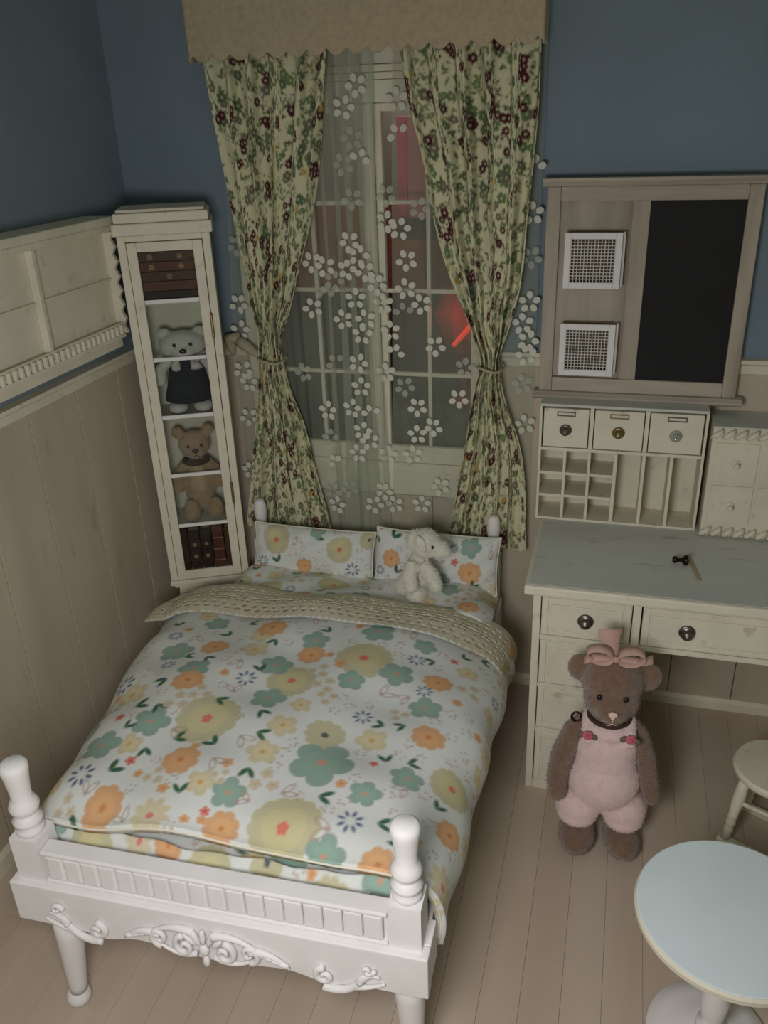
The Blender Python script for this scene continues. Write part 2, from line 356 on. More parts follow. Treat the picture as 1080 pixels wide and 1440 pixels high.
def curtain_print(ns, nt, Ws, Ht, seed):
    r = random.Random(seed); c = Cloth(ns, nt, Ws, Ht, (210, 207, 172)); MA = (78, 34, 42); GR = (92, 112, 72); GD = (70, 84, 56)
    A = Ws*Ht
    for k in range(int(A*2300)):
        x, y = r.uniform(0, Ws), r.uniform(0, Ht); q = r.random(); rot = r.uniform(0, 6.28)
        if q < .55: c.ell(x, y, r.uniform(.005, .010), r.uniform(.0025, .0042), rot, r.choice([GR, GD, (120, 132, 84)]))
        elif q < .8: c.leafpair(x, y, r.uniform(.008, .014), rot, r.choice([GR, GD, (110, 124, 80)]))
        else: c.sprig(x, y, .012, GD, rot, 5)
    for k in range(int(A*340)):
        x, y = r.uniform(0, Ws), r.uniform(0, Ht); R = r.uniform(.011, .019)
        c.flower(x, y, R, 5, .35, r.choice([(104, 126, 84), (90, 106, 78), (112, 108, 92)]), r.uniform(0, 6), (190, 186, 150), .22)
    for k in range(int(A*110)):
        x, y = r.uniform(0, Ws), r.uniform(0, Ht)
        for m in range(r.choice([1, 2, 3, 3])):
            c.flower(x+r.uniform(-.018, .018), y+r.uniform(-.018, .018), r.uniform(.011, .0155), 6, .25, MA, r.uniform(0, 6), (200, 188, 160), .26)
        c.ell(x+r.uniform(-.03, .03), y+r.uniform(-.03, .03), .004, .004, 0, MA)
    for k in range(int(A*22)):
        x, y = r.uniform(0, Ws), r.uniform(0, Ht); c.flower(x, y, .011, 5, .3, (196, 160, 84), r.uniform(0, 6), (160, 120, 60), .2)
    return c
def curtain(name, zo, xo, zi, xi, seed, label, ztop, zbot):
    t = thing(name, label, 'curtain')
    ns, nt = 300, 430; Ws = .80; Ht = ztop-zbot
    U = np.linspace(0, 1, ns)[None, :]; Z = np.linspace(ztop, zbot, nt)[:, None]
    a = smooth_interp(zo, xo, Z); b = smooth_interp(zi, xi, Z); wdt = b-a
    waist = np.exp(-((Z-1.245)/.10)**2); up = np.clip((Z-1.245)/.9, 0, 1)
    nf = 5
    ph = 2*math.pi*nf*(U+.018*np.sin(5*U*6.28+Z*2)+.02*np.sin(Z*6+seed))+.5*np.sin(Z*3.1+seed)+seed
    amp = np.clip(.11*.155*(1/np.abs(wdt))**.45, .006, .028)*(.75+.55*np.sin(U*11+Z*3.4+seed)+.25*np.sin(U*23-Z*5))*np.where(Z<1.2, .75, 1.0)
    X = a+wdt*U+.010*np.sin(ph*1+1.2)*(wdt/.25).clip(-1.4, 1.4)*.8
    Y = -.083-amp*np.sin(ph)-.30*amp*np.sin(2.3*ph+Z*6)-.004*np.sin(U*61+Z*4+seed)*np.exp(-((Z-1.3)/.25)**2)
    Y = Y-.020*waist*np.sin(math.pi*U)-.006*np.sin(Z*16+U*9)*np.exp(-((Z-1.12)/.12)**2)
    X = X+.006*np.sin(Z*24+U*5)*np.exp(-((Z-1.33)/.1)**2)
    Y = -.083+.026*np.tanh((Y+.083)/.026)
    Zz = Z+.006*np.sin(ph)*np.exp(-((Z-zbot)/.05)**2)+0*U
    P = np.stack([X+0*U, Y+0*X, Zz], -1)
    c = curtain_print(ns, nt, Ws, Ht, seed)
    gridmesh('panel', P, c, PRINTC, t, thick=.0025)
    return t
Lo = ([2.20,2.159,2.016,1.877,1.602,1.421,1.279,1.193,.89,.586,.55],[.378,.383,.398,.409,.433,.456,.476,.462,.408,.352,.345])
Li = ([2.20,2.14,2.004,1.851,1.688,1.493,1.277,1.197,1.01,.799,.628,.55],[.775,.773,.755,.727,.688,.624,.553,.559,.616,.653,.69,.70])
Ri = ([2.20,2.135,1.995,1.882,1.563,1.414,1.263,1.2,.993,.633,.55],[.975,.982,1.005,1.038,1.113,1.166,1.222,1.208,1.175,1.122,1.11])
Ro = ([2.20,2.119,1.892,1.704,1.502,1.265,1.192,.956,.661,.55],[1.370,1.370,1.366,1.358,1.345,1.284,1.290,1.358,1.385,1.39])
tl = curtain('floral_curtain', *Lo, *Li, 3, 'floral cotton curtain tied back beside the glazed corner cabinet', 2.20, .60)
tr = curtain('floral_curtain', Ro[0], Ro[1], Ri[0], Ri[1], 8, 'floral cotton curtain tied back beside the chalkboard', 2.20, .60)
for (px, ww, tt, sgn) in ((.514, .046, tl, -1), (1.252, .04, tr, 1)):
    m = MB(); pts = [(px+ww*math.cos(a), -.088+.052*math.sin(a), 1.245+.006*math.sin(a*2)) for a in np.linspace(0, 2*math.pi, 28)]
    m.tube(pts, .0045, 8).build('tieback_band', TIEM, tt, smooth=True)
m = MB(); m.tube([(.47, -.085, 1.248), (.44, -.078, 1.268), (.405, -.066, 1.285), (.375, -.05, 1.296)], [.008, .016, .021, .018], 10)
m.tube([(.39, -.05, 1.29), (.37, -.055, 1.305), (.35, -.05, 1.302), (.345, -.045, 1.27), (.35, -.04, 1.24)], [.016, .02, .022, .018, .008], 10)
m.build('tie_end', TIEM, tl, smooth=True)

def sheer_y(x, z, k):
    if k == 0: return -.045-.006*np.sin(x*70+z*1.5)-.004*np.sin(x*150+2*z)
    return -.044-.006*np.sin(x*52+z*1.2+1)-.003*np.sin(x*110+3*z)
def sheer(k, x0, x1, xb0, xb1, label, flowers):
    t = thing('sheer_curtain', label, 'curtain', group=None)
    ns, nt = 460, 60; zt, zb = 2.19, .58
    U = np.linspace(0, 1, ns)[None, :]; Z = np.linspace(zt, zb, nt)[:, None]; q = (zt-Z)/(zt-zb)
    X = (x0*(1-q)+xb0*q)*(1-U)+(x1*(1-q)+xb1*q)*U
    if k == 0:      # the inner half is drawn together into overlapping folds
        V = np.clip(U/.42, 0, 1); Wt = np.clip((U-.42)/.58, 0, 1); a0 = x0*(1-q)+xb0*q
        X = a0+(.70-a0)*V+(.175)*Wt+.030*np.sin(Wt*math.pi*9)*np.clip(Wt*6, 0, 1)*(.85+.25*np.sin(Z*3))
    Yv = sheer_y(X, Z, k)
    if k == 0: Yv = Yv+.006*np.sin(np.clip((U-.42)/.58, 0, 1)*math.pi*18)+.004
    gridmesh('voile', np.stack([X, Yv, Z+0*X], -1), None, SHEER, t)
    for (fx, fz, rot, n, sc) in flowers:
        q_ = (zt-fz)/(zt-zb); fx = min(max(fx, x0*(1-q_)+xb0*q_+(.025 if k == 0 else -1)), 1.362)
        m = MB()
        for i in range(n):
            a = rot+i*2*math.pi/5; px, pz = fx+math.cos(a)*.0225*sc, fz+math.sin(a)*.0225*sc; ra, rb = .0120*sc, .0100*sc
            v = []; yy = float(sheer_y(np.array(px), np.array(pz), k))-.006
            for j in range(10):
                b = 2*math.pi*j/10; u_, v_ = ra*math.cos(b), rb*math.sin(b); v.append((px+u_*math.cos(a)-v_*math.sin(a), yy, pz+u_*math.sin(a)+v_*math.cos(a)))
            v2 = [(p[0], p[1]+.0012, p[2]) for p in v]; m.add(v+v2, [tuple(range(10)), tuple(range(10, 20))[::-1]]+[(i_, i_+10, (i_+1) % 10+10, (i_+1) % 10) for i_ in range(10)])
        m.build('embroidered_flower', PETALF if (int(fx*1000)+int(fz*1000)) % 4 == 0 else PETAL, t)
SF = [(0.838,2.057,0.7,5,1.0),(0.798,2.0,0.0,5,1.0),(0.817,1.915,0.5,5,1.0),(0.787,1.845,0.7,5,1.0),(0.839,1.854,0.0,3,1.0),(0.811,1.745,0.8,5,1.0),(0.795,1.619,0.8,5,1.0),(0.781,1.534,0.1,5,1.0),(0.664,1.555,0.8,5,1.0),(0.709,1.544,0.6,5,1.0),(0.842,1.528,0.8,5,1.0),(0.959,2.015,0.4,5,1.0),(0.962,1.921,0.9,3,1.0),(0.918,1.754,0.9,5,1.0),(0.915,1.678,0.0,5,1.0),(0.96,1.657,0.1,5,1.0),(0.978,1.563,0.8,5,1.0),(1.021,1.716,1.2,5,1.0),(0.807,1.444,0.3,5,1.0),(0.76,1.374,0.6,5,1.0),(0.656,1.409,0.7,5,1.0),(0.703,1.449,0.4,3,1.0),(0.835,1.376,0.5,5,1.0),(0.897,1.428,0.4,5,1.0),(0.973,1.476,0.5,5,1.0),(1.023,1.428,0.7,5,1.0),(0.964,1.4,0.4,3,1.0),(0.92,1.341,0.5,5,1.0),(1.068,1.297,1.0,5,1.0),(0.932,1.267,0.0,3,1.0),(0.609,1.191,0.7,5,1.0),(0.728,1.228,0.9,3,1.0),(0.898,1.201,0.4,5,1.0),(0.812,1.15,0.3,5,1.0),(0.963,1.157,1.0,5,1.0),(0.687,1.058,0.3,5,1.0),(0.775,1.071,0.2,5,1.0),(0.84,1.054,0.5,3,1.0),(1.003,1.085,0.9,5,1.0),(0.81,0.993,0.1,5,1.0),(0.691,0.957,0.4,5,1.0),(1.001,0.989,0.4,5,1.0),(1.058,1.021,1.0,5,1.0),(0.787,0.907,0.5,5,1.0),(0.706,0.867,1.1,3,1.0),(0.896,0.909,0.2,5,1.0),(0.985,0.916,0.4,5,1.0),(0.749,0.771,0.8,5,1.0),(0.839,0.714,1.1,5,1.0),(0.913,0.721,0.6,5,1.0),(1.012,0.729,0.3,5,1.0),(0.699,0.702,0.2,5,1.0),(1.081,0.806,0.7,5,1.0),(1.164,1.228,0.2,5,1.0),(1.143,1.122,1.0,5,1.0),(0.369,1.418,1.0,5,1.0),(0.353,1.328,0.2,5,1.0),(0.401,1.145,0.3,5,1.0),(0.35,1.189,1.0,5,1.0),(0.388,1.019,0.8,5,1.0),(0.405,1.607,1.0,5,1.0),(0.371,0.815,0.4,5,1.0),(1.389,1.825,0.2,3,1.0),(1.388,1.699,0.4,5,1.0),(1.39,1.574,1.0,5,1.0),(1.363,1.441,0.3,5,1.0),(1.344,1.375,0.4,5,1.0),(1.358,1.275,0.5,5,1.0),(1.35,1.182,0.5,5,1.0),(1.389,1.047,0.5,5,1.0),(1.394,1.321,1.2,5,1.0),(0.823,1.327,0.2,5,1.0),(0.823,1.576,0.0,5,1.0),(0.735,1.497,1.2,5,1.0),(0.878,1.488,1.1,5,1.0),(0.806,1.231,1.2,5,1.0),(0.831,0.955,0.5,5,1.0),(0.689,0.755,1.2,5,1.0),(0.876,0.77,1.2,5,1.0)] #SHEERFLOWERS#
L_ = [f for f in SF if f[0] < .885 ]; R_ = [f for f in SF if f[0] >= .885]
sheer(0, .40, .90, .335, .90, 'sheer flower-embroidered voile hanging on the cabinet side of the window', L_)
sheer(1, .95, 1.385, .90, 1.385, 'sheer flower-embroidered voile hanging on the chalkboard side of the window', R_)

# ---------------------------------------------------------------- wall shelf on the left wall
t = thing('wall_shelf', 'white wall shelf with scalloped side and dentil moulding on left wall', 'shelf', (0, -.278, 1.34))
YL = -.95
MB().box(.0005, .074, YL, -.0145, .03, .3405).build('back_panel', CREAM, t)
MB().box(.0005, .112, YL-.02, .010, .361, .385).box(.0005, .104, YL-.01, .004, .341, .3605).build('top', CREAM, t, bev=.004)
sc = [(.0005, .0301), (.0005, .3405)]+[(.104+.006*math.cos(i*math.pi/2.0)+ (.0), .3405-(.31)*i/28) for i in range(29)]
MB().prism(sc, -.014, 0).build('scalloped_side', CREAM, t, bev=.001)
MB().box(.0745, .098, -.396, -.380, .0501, .3405).build('divider', CREAM, t, bev=.002)
MB().box(.0745, .084, YL, -.3965, .195, .203).box(.0745, .084, -.3795, -.0145, .195, .203).build('shelf_board', CREAM, t, bev=.002)
MB().box(.0745, .095, YL, -.0145, .030, .050).build('bottom_board', CREAM, t, bev=.002)
MB().box(.0955, .102, YL, -.0145, .018, .030).box(.0955, .102, YL, -.0145, .060, .066).build('moulding_strip', CREAM, t, bev=.001)
yy = -.03
while yy > YL+.02:
    MB().box(.0955, .108, yy-.013, yy, .0302, .0598).build('dentil', CREAM, t, bev=.003); yy -= .0265
MB().box(.0005, .09, YL, -.02, -.012, .0175).build('base_rail', CREAM, t, bev=.003)

# ---------------------------------------------------------------- glazed corner cabinet
CW, CD = .275, .185
t = thing('display_cabinet', 'tall narrow white glazed display cabinet in the room corner', 'cabinet', (.145, -.326, 0), rot=(0, 0, .43))
cab = t
MB().box(.02, CW-.035, .02, CD, .0, .4405).build('base', CREAM, t, bev=.003)
MB().frame(.02, CW-.035, .03, .425, .03, .012, .0195).build('base_panel_frame', CREAM, t, bev=.002)
MB().box(.006, CW-.006, .004, CD, .441, .455).box(-.006, CW+.006, -.008, CD, .456, .474).build('base_moulding', CREAM, t, bev=.003)
MB().box(.0, .012, .014, CD, .475, 1.67).box(CW-.012, CW, .014, CD, .475, 1.67).build('side_panel', CREAM, t, bev=.002)
MB().box(.012, CW-.012, CD-.008, CD, .475, 1.67).build('back_panel', CREAM, t)
MB().box(.012, CW-.012, .02, CD-.0085, .475, .492).build('bottom_board', CREAM, t)
MB().box(-.002, .022, .0, .0135, .475, 1.67).box(CW-.022, CW+.002, .0, .0135, .475, 1.67).box(.022, CW-.022, 0, .0135, 1.652, 1.67).build('face_frame', CREAM, t, bev=.002)
MB().box(-.012, CW+.012, -.014, CD, 1.671, 1.706).box(-.004, CW+.004, -.006, CD, 1.7065, 1.735).box(.006, CW-.006, .004, CD-.01, 1.7355, 1.745).build('cornice', CREAM, t, bev=.004)
dr = MB().box(.024, .053, -.006, .006, .478, 1.65).box(CW-.053, CW-.024, -.006, .006, .478, 1.65).box(.053, CW-.053, -.006, .006, .478, .51).box(.053, CW-.053, -.006, .006, 1.622, 1.65).build('door', CREAM, t, bev=.002)
for z in (1.47, 1.285, 1.09, .88, .69): MB().box(.0535, CW-.0535, -.003, .004, z-.006, z+.006).build('muntin', WHITE, dr, bev=.001)
zz = [.5105, .69, .88, 1.09, 1.285, 1.47, 1.6215]
for a, b in zip(zz[:-1], zz[1:]): MB().box(.0535, CW-.0535, .0045, .0057, a, b).build('pane', GLASS, dr)
for z in (.80, 1.385):
    h = MB().lathe([(.0045, z-.035), (.0045, z+.035)], CW-.0225, -.0085, 10); h.ell((CW-.0225, -.0085, z+.037), (.005, .005, .005), n=8, m=6).ell((CW-.0225, -.0085, z-.037), (.005, .005, .005), n=8, m=6)
    h.build('hinge', BRASS, dr)
for z in (1.462, 1.08, .68): MB().box(.0125, CW-.0125, .02, CD-.0085, z-.006, z+.004).build('shelf', CREAM, t, bev=.001)
cabM = Matrix.Translation((.145, -.326, 0)) @ Euler((0, 0, .43)).to_matrix().to_4x4()
def cabloc(x, y, z): return tuple(cabM @ Vector((x, y, z)))
# books lying in the top pane
names = ['topmost brown book of the lying stack in the cabinet, roses on its spine', 'second book from the top of the lying stack in the cabinet', 'middle book of the lying stack in the cabinet', 'second book from the bottom of the lying stack in the cabinet', 'bottom dark book of the lying stack in the cabinet']
for i in range(5):
    z = 1.4665+(4-i)*.0302; ww = .098-.003*(i % 3)
    t = thing('antique_book', names[i], 'book', cabloc(CW/2+.002*(i % 2), .035, z), .43+.02*((i*3) % 4-1.5)*.6, 'brown books lying in the cabinet')
    lm = LEATH[(0, 2, 0, 2, 1)[i]]
    MB().box(-ww, ww, .0, .1, 0, .004).box(-ww, ww, .0, .1, .0245, .0285).box(-ww, ww, -.002, .004, .0, .0285).build('cover', lm, t, bev=.0015)
    MB().box(-ww+.004, ww-.004, .0045, .096, .0042, .0243).build('pages', PAPER, t)
    m = MB()
    for k in (-.07, -.035, .035, .07): m.box(k-.002, k+.002, -.0045, -.0022, .001, .0275)
    m.build('spine_band', lm, t)
    if i < 3:
        m = MB()
        for k in ((-.052, .038) if i < 2 else (.0,)):
            for q in range(5): m.ell((k+.005*math.cos(q*1.256), -.0045, .014+.005*math.sin(q*1.256)), (.0045, .0018, .0045), n=8, m=5)
        m.build('spine_rose', GOLD, t)
names = ['leftmost dark upright book in the bottom cabinet pane', 'second upright book from the left in the bottom cabinet pane', 'upright dark book with gilt spots in the middle of the bottom cabinet pane', 'reddish upright book with gilt line, fourth from left in bottom cabinet pane', 'rightmost brown upright book in the bottom cabinet pane']
for i in range(5):
    t = thing('antique_book', names[i], 'book', cabloc(.052+i*.0425, .04, .4925), .43, 'old books standing in the bottom of the cabinet')
    lm = LEATH[(1, 1, 1, 2, 0)[i]]; hh = .166-.006*((i*2) % 3)
    MB().box(-.0195, -.0165, 0, .11, 0, hh).box(.0165, .0195, 0, .11, 0, hh).box(-.0195, .0195, -.003, .003, 0, hh).build('cover', lm, t, bev=.0015)
    MB().box(-.0162, .0162, .0035, .105, .003, hh-.004).build('pages', PAPER, t)
    m = MB()
    for k in (.03, .075, .12): m.box(-.02, .02, -.0055, -.0032, k-.002, k+.002)
    m.build('spine_band', lm if i != 3 else GOLD, t)
    if i in (1, 2):
        m = MB()
        for k in (.052, .1): m.ell((0, -.004, k), (.008, .002, .008), n=8, m=5)
        m.build('spine_ornament', GOLD, t)

# ---------------------------------------------------------------- plush toys
def plush(name, ells, m, parent, vox=.006, smooth=4, noise=.0012, tubes=()):
    b = MB()
    for e in ells: b.ell(e[0], e[1], e[2] if len(e) > 2 else (0, 0, 0), n=20, m=14)
    for pts, rad in tubes: b.tube(pts, rad, 16)
    o = b.build(name, m)
    r = o.modifiers.new('r', 'REMESH'); r.mode = 'VOXEL'; r.voxel_size = vox; r.use_smooth_shade = True
    s = o.modifiers.new('s', 'SMOOTH'); s.iterations = smooth; s.factor = .5
    dg = bpy.context.evaluated_depsgraph_get(); me = bpy.data.meshes.new_from_object(o.evaluated_get(dg)); old = o.data; o.modifiers.clear(); o.data = me; bpy.data.meshes.remove(old)
    me.name = name; me.shade_smooth()
    if not me.materials: me.materials.append(m)
    if parent: o.parent = parent
    return o
def fuzz(src, name, m, parent, n, ln=.006, wd=.0009, seed=1):
    me = src.data; k = len(me.polygons); r = np.random.default_rng(seed)
    co = np.empty(len(me.vertices)*3); me.vertices.foreach_get('co', co); co = co.reshape(-1, 3)
    v = []; f = []
    idx = r.integers(0, k, n)
    for q, i in enumerate(idx):
        p = me.polygons[i]; c = np.array(p.center); nn = np.array(p.normal); vv = co[p.vertices[r.integers(0, len(p.vertices))]]; c = c+(vv-c)*r.random()
        d = nn+r.normal(0, .45, 3)+np.array((0, 0, -.35)); d /= np.linalg.norm(d); s = np.cross(d, r.normal(0, 1, 3)); s /= np.linalg.norm(s)+1e-9
        l = ln*(.6+.8*r.random()); v += [c-s*wd-nn*.001, c+s*wd-nn*.001, c+d*l]; f.append((3*q, 3*q+1, 3*q+2))
    me2 = bpy.data.meshes.new(name); me2.from_pydata([tuple(x) for x in v], [], f); me2.materials.append(m)
    o = bpy.data.objects.new(name, me2); C.objects.link(o); o.parent = parent; o['kind'] = 'stuff'; return o

# brown bear in pink dungarees, standing on the floor
t = thing('teddy_bear', 'standing brown teddy bear in pink dungarees with a ribbon bow', 'teddy bear', (1.694, -.712, 0), rz=.06)
body = plush('body', [
    ((0, 0, .29), (.072, .06, .12)), ((0, -.004, .20), (.082, .07, .07)),
    ((0, -.008, .568), (.083, .074, .080)), ((0, -.03, .522), (.075, .062, .062)), ((0, -.070, .517), (.047, .045, .038)),
    ((-.086, .012, .588), (.036, .020, .044), (0, -.15, .25)), ((.094, .012, .572), (.036, .020, .046), (0, .35, -.25)),
    ((-.057, -.012, .10), (.05, .05, .075)), ((.053, -.012, .10), (.048, .05, .075)),
    ((-.064, -.045, .040), (.054, .080, .040), (0, 0, -.05)), ((.062, -.045, .040), (.052, .078, .040), (0, 0, .22)),
    ], PLUSHB, t, smooth=7, tubes=[([(-.05, 0, .430), (-.088, -.004, .385), (-.116, -.012, .31), (-.130, -.03, .23), (-.126, -.045, .18), (-.118, -.05, .165)], [.026, .033, .034, .032, .028, .012]),
                         ([(.05, 0, .430), (.086, .0, .385), (.110, -.006, .31), (.127, -.02, .225), (.137, -.03, .185), (.139, -.034, .17)], [.024, .028, .028, .027, .024, .012]),
                         ([(0, 0, .41), (0, -.005, .49)], [.045, .05])])
fuzz(body, 'fur', PLUSHB, t, 15000, .006)
dun = plush('dungarees', [
    ((0, -.003, .30), (.087, .074, .12)), ((0, -.010, .23), (.102, .086, .10)), ((0, -.016, .35), (.084, .060, .085)), ((0, -.02, .415), (.074, .052, .032)),
    ((-.063, -.014, .135), (.068, .068, .058)), ((.063, -.014, .135), (.066, .068, .058)), ((-.066, -.02, .107), (.062, .066, .034)), ((.064, -.02, .107), (.060, .066, .034))],
    PINKF, t, vox=.0055, smooth=9, tubes=[([(-.056, -.052, .385), (-.056, -.045, .42), (-.054, -.01, .442), (-.047, .04, .43), (-.04, .065, .36)], [.019]*5),
                                  ([(.056, -.052, .385), (.056, -.045, .42), (.054, -.01, .442), (.047, .04, .43), (.04, .065, .36)], [.019]*5)])
fuzz(dun, 'fleece_nap', PINKF, t, 9000, .004, .0009, 3)
for sx in (-1, 1):
    r_ = MB()
    for q in range(6): r_.ell((sx*.057+.008*math.cos(q*1.047), -.073, .424+.008*math.sin(q*1.047)), (.0075, .005, .0075), n=10, m=6)
    r_.ell((sx*.057, -.078, .424), (.006, .005, .006), n=10, m=6).build('rose_applique', ROSE, t, smooth=True)
    MB().ell((sx*.057-.019, -.070, .421), (.009, .004, .012), (0, .5, 0), n=8, m=6).ell((sx*.057+.018, -.070, .417), (.008, .004, .011), (0, -.6, 0), n=8, m=6).build('rose_leaf', ROSEL, t, smooth=True)
    MB().ell((sx*.034-.002, -.083 if sx < 0 else -.083,   .562), (.0075, .006, .0085), n=12, m=8).build('eye', EYE, t, smooth=True)
m = MB(); m.tube([(math.cos(a)*.056, -.012+math.sin(a)*.056, .455) for a in np.linspace(0, 2*math.pi, 30)], .006, 8).build('collar_ribbon', COLLAR, t, smooth=True)
MB().ell((0, -.117, .535), (.013, .007, .009), n=12, m=8).ell((0, -.119, .526), (.006, .005, .007), n=10, m=6).build('nose', PALEP, t, smooth=True)
MB().tube([(0, -.120, .522), (0, -.119, .508)], .0018, 6).tube([(-.014, -.109, .494), (-.006, -.116, .501), (0, -.119, .508), (.007, -.116, .502), (.013, -.110, .498)], .0018, 6).build('mouth_stitch', PALEP, t, smooth=True)
m = MB(); m.tube([(-.088+.013*math.cos(a), -.018+.004*math.sin(a), .440+.013*math.sin(a)) for a in np.linspace(0, 2*math.pi, 18)], .0035, 6).build('strap_ring', DARKM, t, smooth=True)
def ribbon(pts, wd, wdir, name, m, parent, th=.0012):
    n = len(pts); v = []; f = []; d = Vector(wdir)
    for i, p in enumerate(pts):
        p = Vector(p); wv = wd if not hasattr(wd, '__len__') else wd[i]; v += [p-d*wv, p+d*wv]
    for i in range(n-1): f.append((2*i, 2*i+1, 2*i+3, 2*i+2))
    me = bpy.data.meshes.new(name); me.from_pydata([tuple(x) for x in v], [], f); me.materials.append(m); me.shade_smooth()
    o = bpy.data.objects.new(name, me); C.objects.link(o); o.parent = parent
    q = o.modifiers.new('t', 'SOLIDIFY'); q.thickness = th; q.offset = 0; return o
bz = .652
for sx in (-1, 1):
    pts = []
    for a in np.linspace(0, 2*math.pi, 26):
        pts.append((sx*(.006+.034*(1-math.cos(a))), -.03-.004*math.sin(a/2), bz+.006+.020*math.sin(a)+.010*(1-math.cos(a))*.5))
    ribbon(pts, .015, (0, 1, .25), 'bow_loop', PINKR, t)
ribbon([(0, -.015, bz), (-.012, -.0, bz+.022), (-.018, .012, bz+.042), (-.016, .02, bz+.060)], [.008, .02, .028, .032], (1, .1, 0), 'bow_tail', PINKR, t)
ribbon([(0, -.03, bz), (.03, -.028, bz-.001), (.07, -.03, bz-.004), (.095, -.028, bz+.006)], [.006, .010, .012, .014], (0, .8, .5), 'bow_tail', PINKR, t)
ribbon([(0, -.03, bz), (-.03, -.028, bz-.001), (-.06, -.03, bz-.002), (-.08, -.03, bz-.012)], [.006, .010, .012, .013], (0, .8, .5), 'bow_tail', PINKR, t)
MB().ell((0, -.034, bz), (.012, .009, .009), n=12, m=8).build('bow_knot', PINKR, t, smooth=True)

# tan bear sitting in the cabinet
cx, cy, cz, _ = (0, 0, 0, 0)
t = thing('teddy_bear', 'tan teddy bear sitting behind the glass of the cabinet', 'teddy bear', cabloc(CW/2, .085, .684), .43+.1)
plush('body', [((0, .01, .115), (.055, .045, .095)), ((0, 0, .275), (.055, .048, .052)), ((0, -.032, .262), (.034, .03, .028)),
    ((-.052, .005, .322), (.022, .012, .024)), ((.052, .005, .322), (.022, .012, .024)),
    ((-.038, -.022, .032), (.033, .048, .032)), ((.045, -.022, .032), (.033, .048, .032)), ((-.038, -.045, .045), (.028, .022, .042)), ((.045, -.045, .045), (.028, .022, .042))],
    PLUSHT, t, vox=.0055, tubes=[([(-.035, .01, .205), (-.066, 0, .165), (-.078, -.015, .11)], [.019, .024, .02]), ([(.035, .01, .205), (.066, 0, .165), (.078, -.015, .11)], [.019, .024, .02])])
plush('belly_patch', [((0, -.012, .15), (.034, .032, .062))], PLUSHP, t, vox=.005)
for sx in (-1, 1): MB().ell((sx*.022, -.045, .284), (.005, .004, .006), n=10, m=6).build('eye', EYE, t, smooth=True)
MB().ell((0, -.064, .272), (.012, .006, .009), n=10, m=6).build('nose', COLLAR, t, smooth=True)
MB().tube([(-.012, -.057, .246), (0, -.062, .256), (.012, -.057, .246)], .0015, 6).tube([(0, -.062, .256), (0, -.063, .268)], .0015, 6).build('mouth_stitch', COLLAR, t)
MB().tube([(math.cos(a)*.042, .005+math.sin(a)*.04, .215) for a in np.linspace(0, 2*math.pi, 24)], .008, 8).build('neck_ribbon', COLLAR, t, smooth=True)
# white bear in the dark dress
t = thing('teddy_bear', 'white teddy bear in a dark dress behind the glass of the cabinet', 'teddy bear', cabloc(CW/2+.008, .085, 1.084), .43+.05); t.scale = (1.05, 1.0, .90)
plush('body', [((0, 0, .25), (.075, .05, .055)), ((0, -.035, .235), (.038, .03, .028)), ((-.055, .005, .295), (.022, .012, .022)), ((.055, .005, .295), (.022, .012, .022)),
    ((0, .01, .12), (.055, .04, .08)), ((-.04, -.02, .022), (.032, .038, .022)), ((.04, -.02, .022), (.032, .038, .022)), ((-.04, 0, .05), (.025, .025, .04)), ((.04, 0, .05), (.025, .025, .04))],
    PLUSHW, t, vox=.0055, tubes=[([(-.045, 0, .20), (-.078, -.01, .17), (-.086, -.02, .11)], [.018, .02, .018]), ([(.045, 0, .20), (.078, -.01, .17), (.086, -.02, .11)], [.018, .02, .018]), ([(-.03, -.035, .2), (-.028, -.056, .172)], [.014, .016]), ([(.03, -.035, .2), (.032, -.056, .172)], [.014, .016])])
MB().lathe([(.03, .205), (.045, .19), (.055, .16), (.066, .10), (.078, .05), (.074, .048), (.03, .06)], 0, .0, 20).build('dress', DRESS, t, smooth=True)
for sx, ex in ((-1, -.026), (1, .024)): MB().ell((ex, -.048, .262), (.006, .004, .007), n=10, m=6).build('eye', EYE, t, smooth=True)
MB().ell((-.001, -.066, .243), (.012, .006, .009), n=10, m=6).build('nose', EYE, t, smooth=True)
MB().tube([(.03, -.045, .19), (.045, -.05, .215), (.07, -.045, .235)], [.006, .012, .006], 8).tube([(.03, -.05, .2), (.028, -.06, .17)], .006, 8).tube([(.032, -.05, .2), (.05, -.055, .175)], .006, 8).build('ribbon', LILAC, t, smooth=True)

# ---------------------------------------------------------------- bed
BX, BY, BR, BW, BL = .408, -1.600, .03, .961, 1.51
bedM = Matrix.Translation((BX, BY, 0)) @ Euler((0, 0, BR)).to_matrix().to_4x4()
bed = thing('bed', 'white painted bed with turned posts and carved footboard', 'bed', (BX, BY, 0), BR)
def apron_poly():
    top = .442; p = [(0, top), (0, .325)]
    for i in range(61):
        u = i/60; x = .06+(BW-.12)*u; z = .325
        z -= .014*math.exp(-((u-.19)/.05)**2)+.014*math.exp(-((u-.81)/.05)**2)+.012*math.exp(-((u-.5)/.10)**2)
        z += .005*math.exp(-((u-.30)/.05)**2)+.005*math.exp(-((u-.70)/.05)**2)
        p.append((x, z))
    return p+[(BW, .325), (BW, top)]
MB().prism(apron_poly(), 0, .035).build('apron', WHITE, bed, bev=.003)
for sx in (.0, BW-.09): MB().box(sx, sx+.09, .0355, .10, .335, .442).build('corner_block', WHITE, bed, bev=.003)
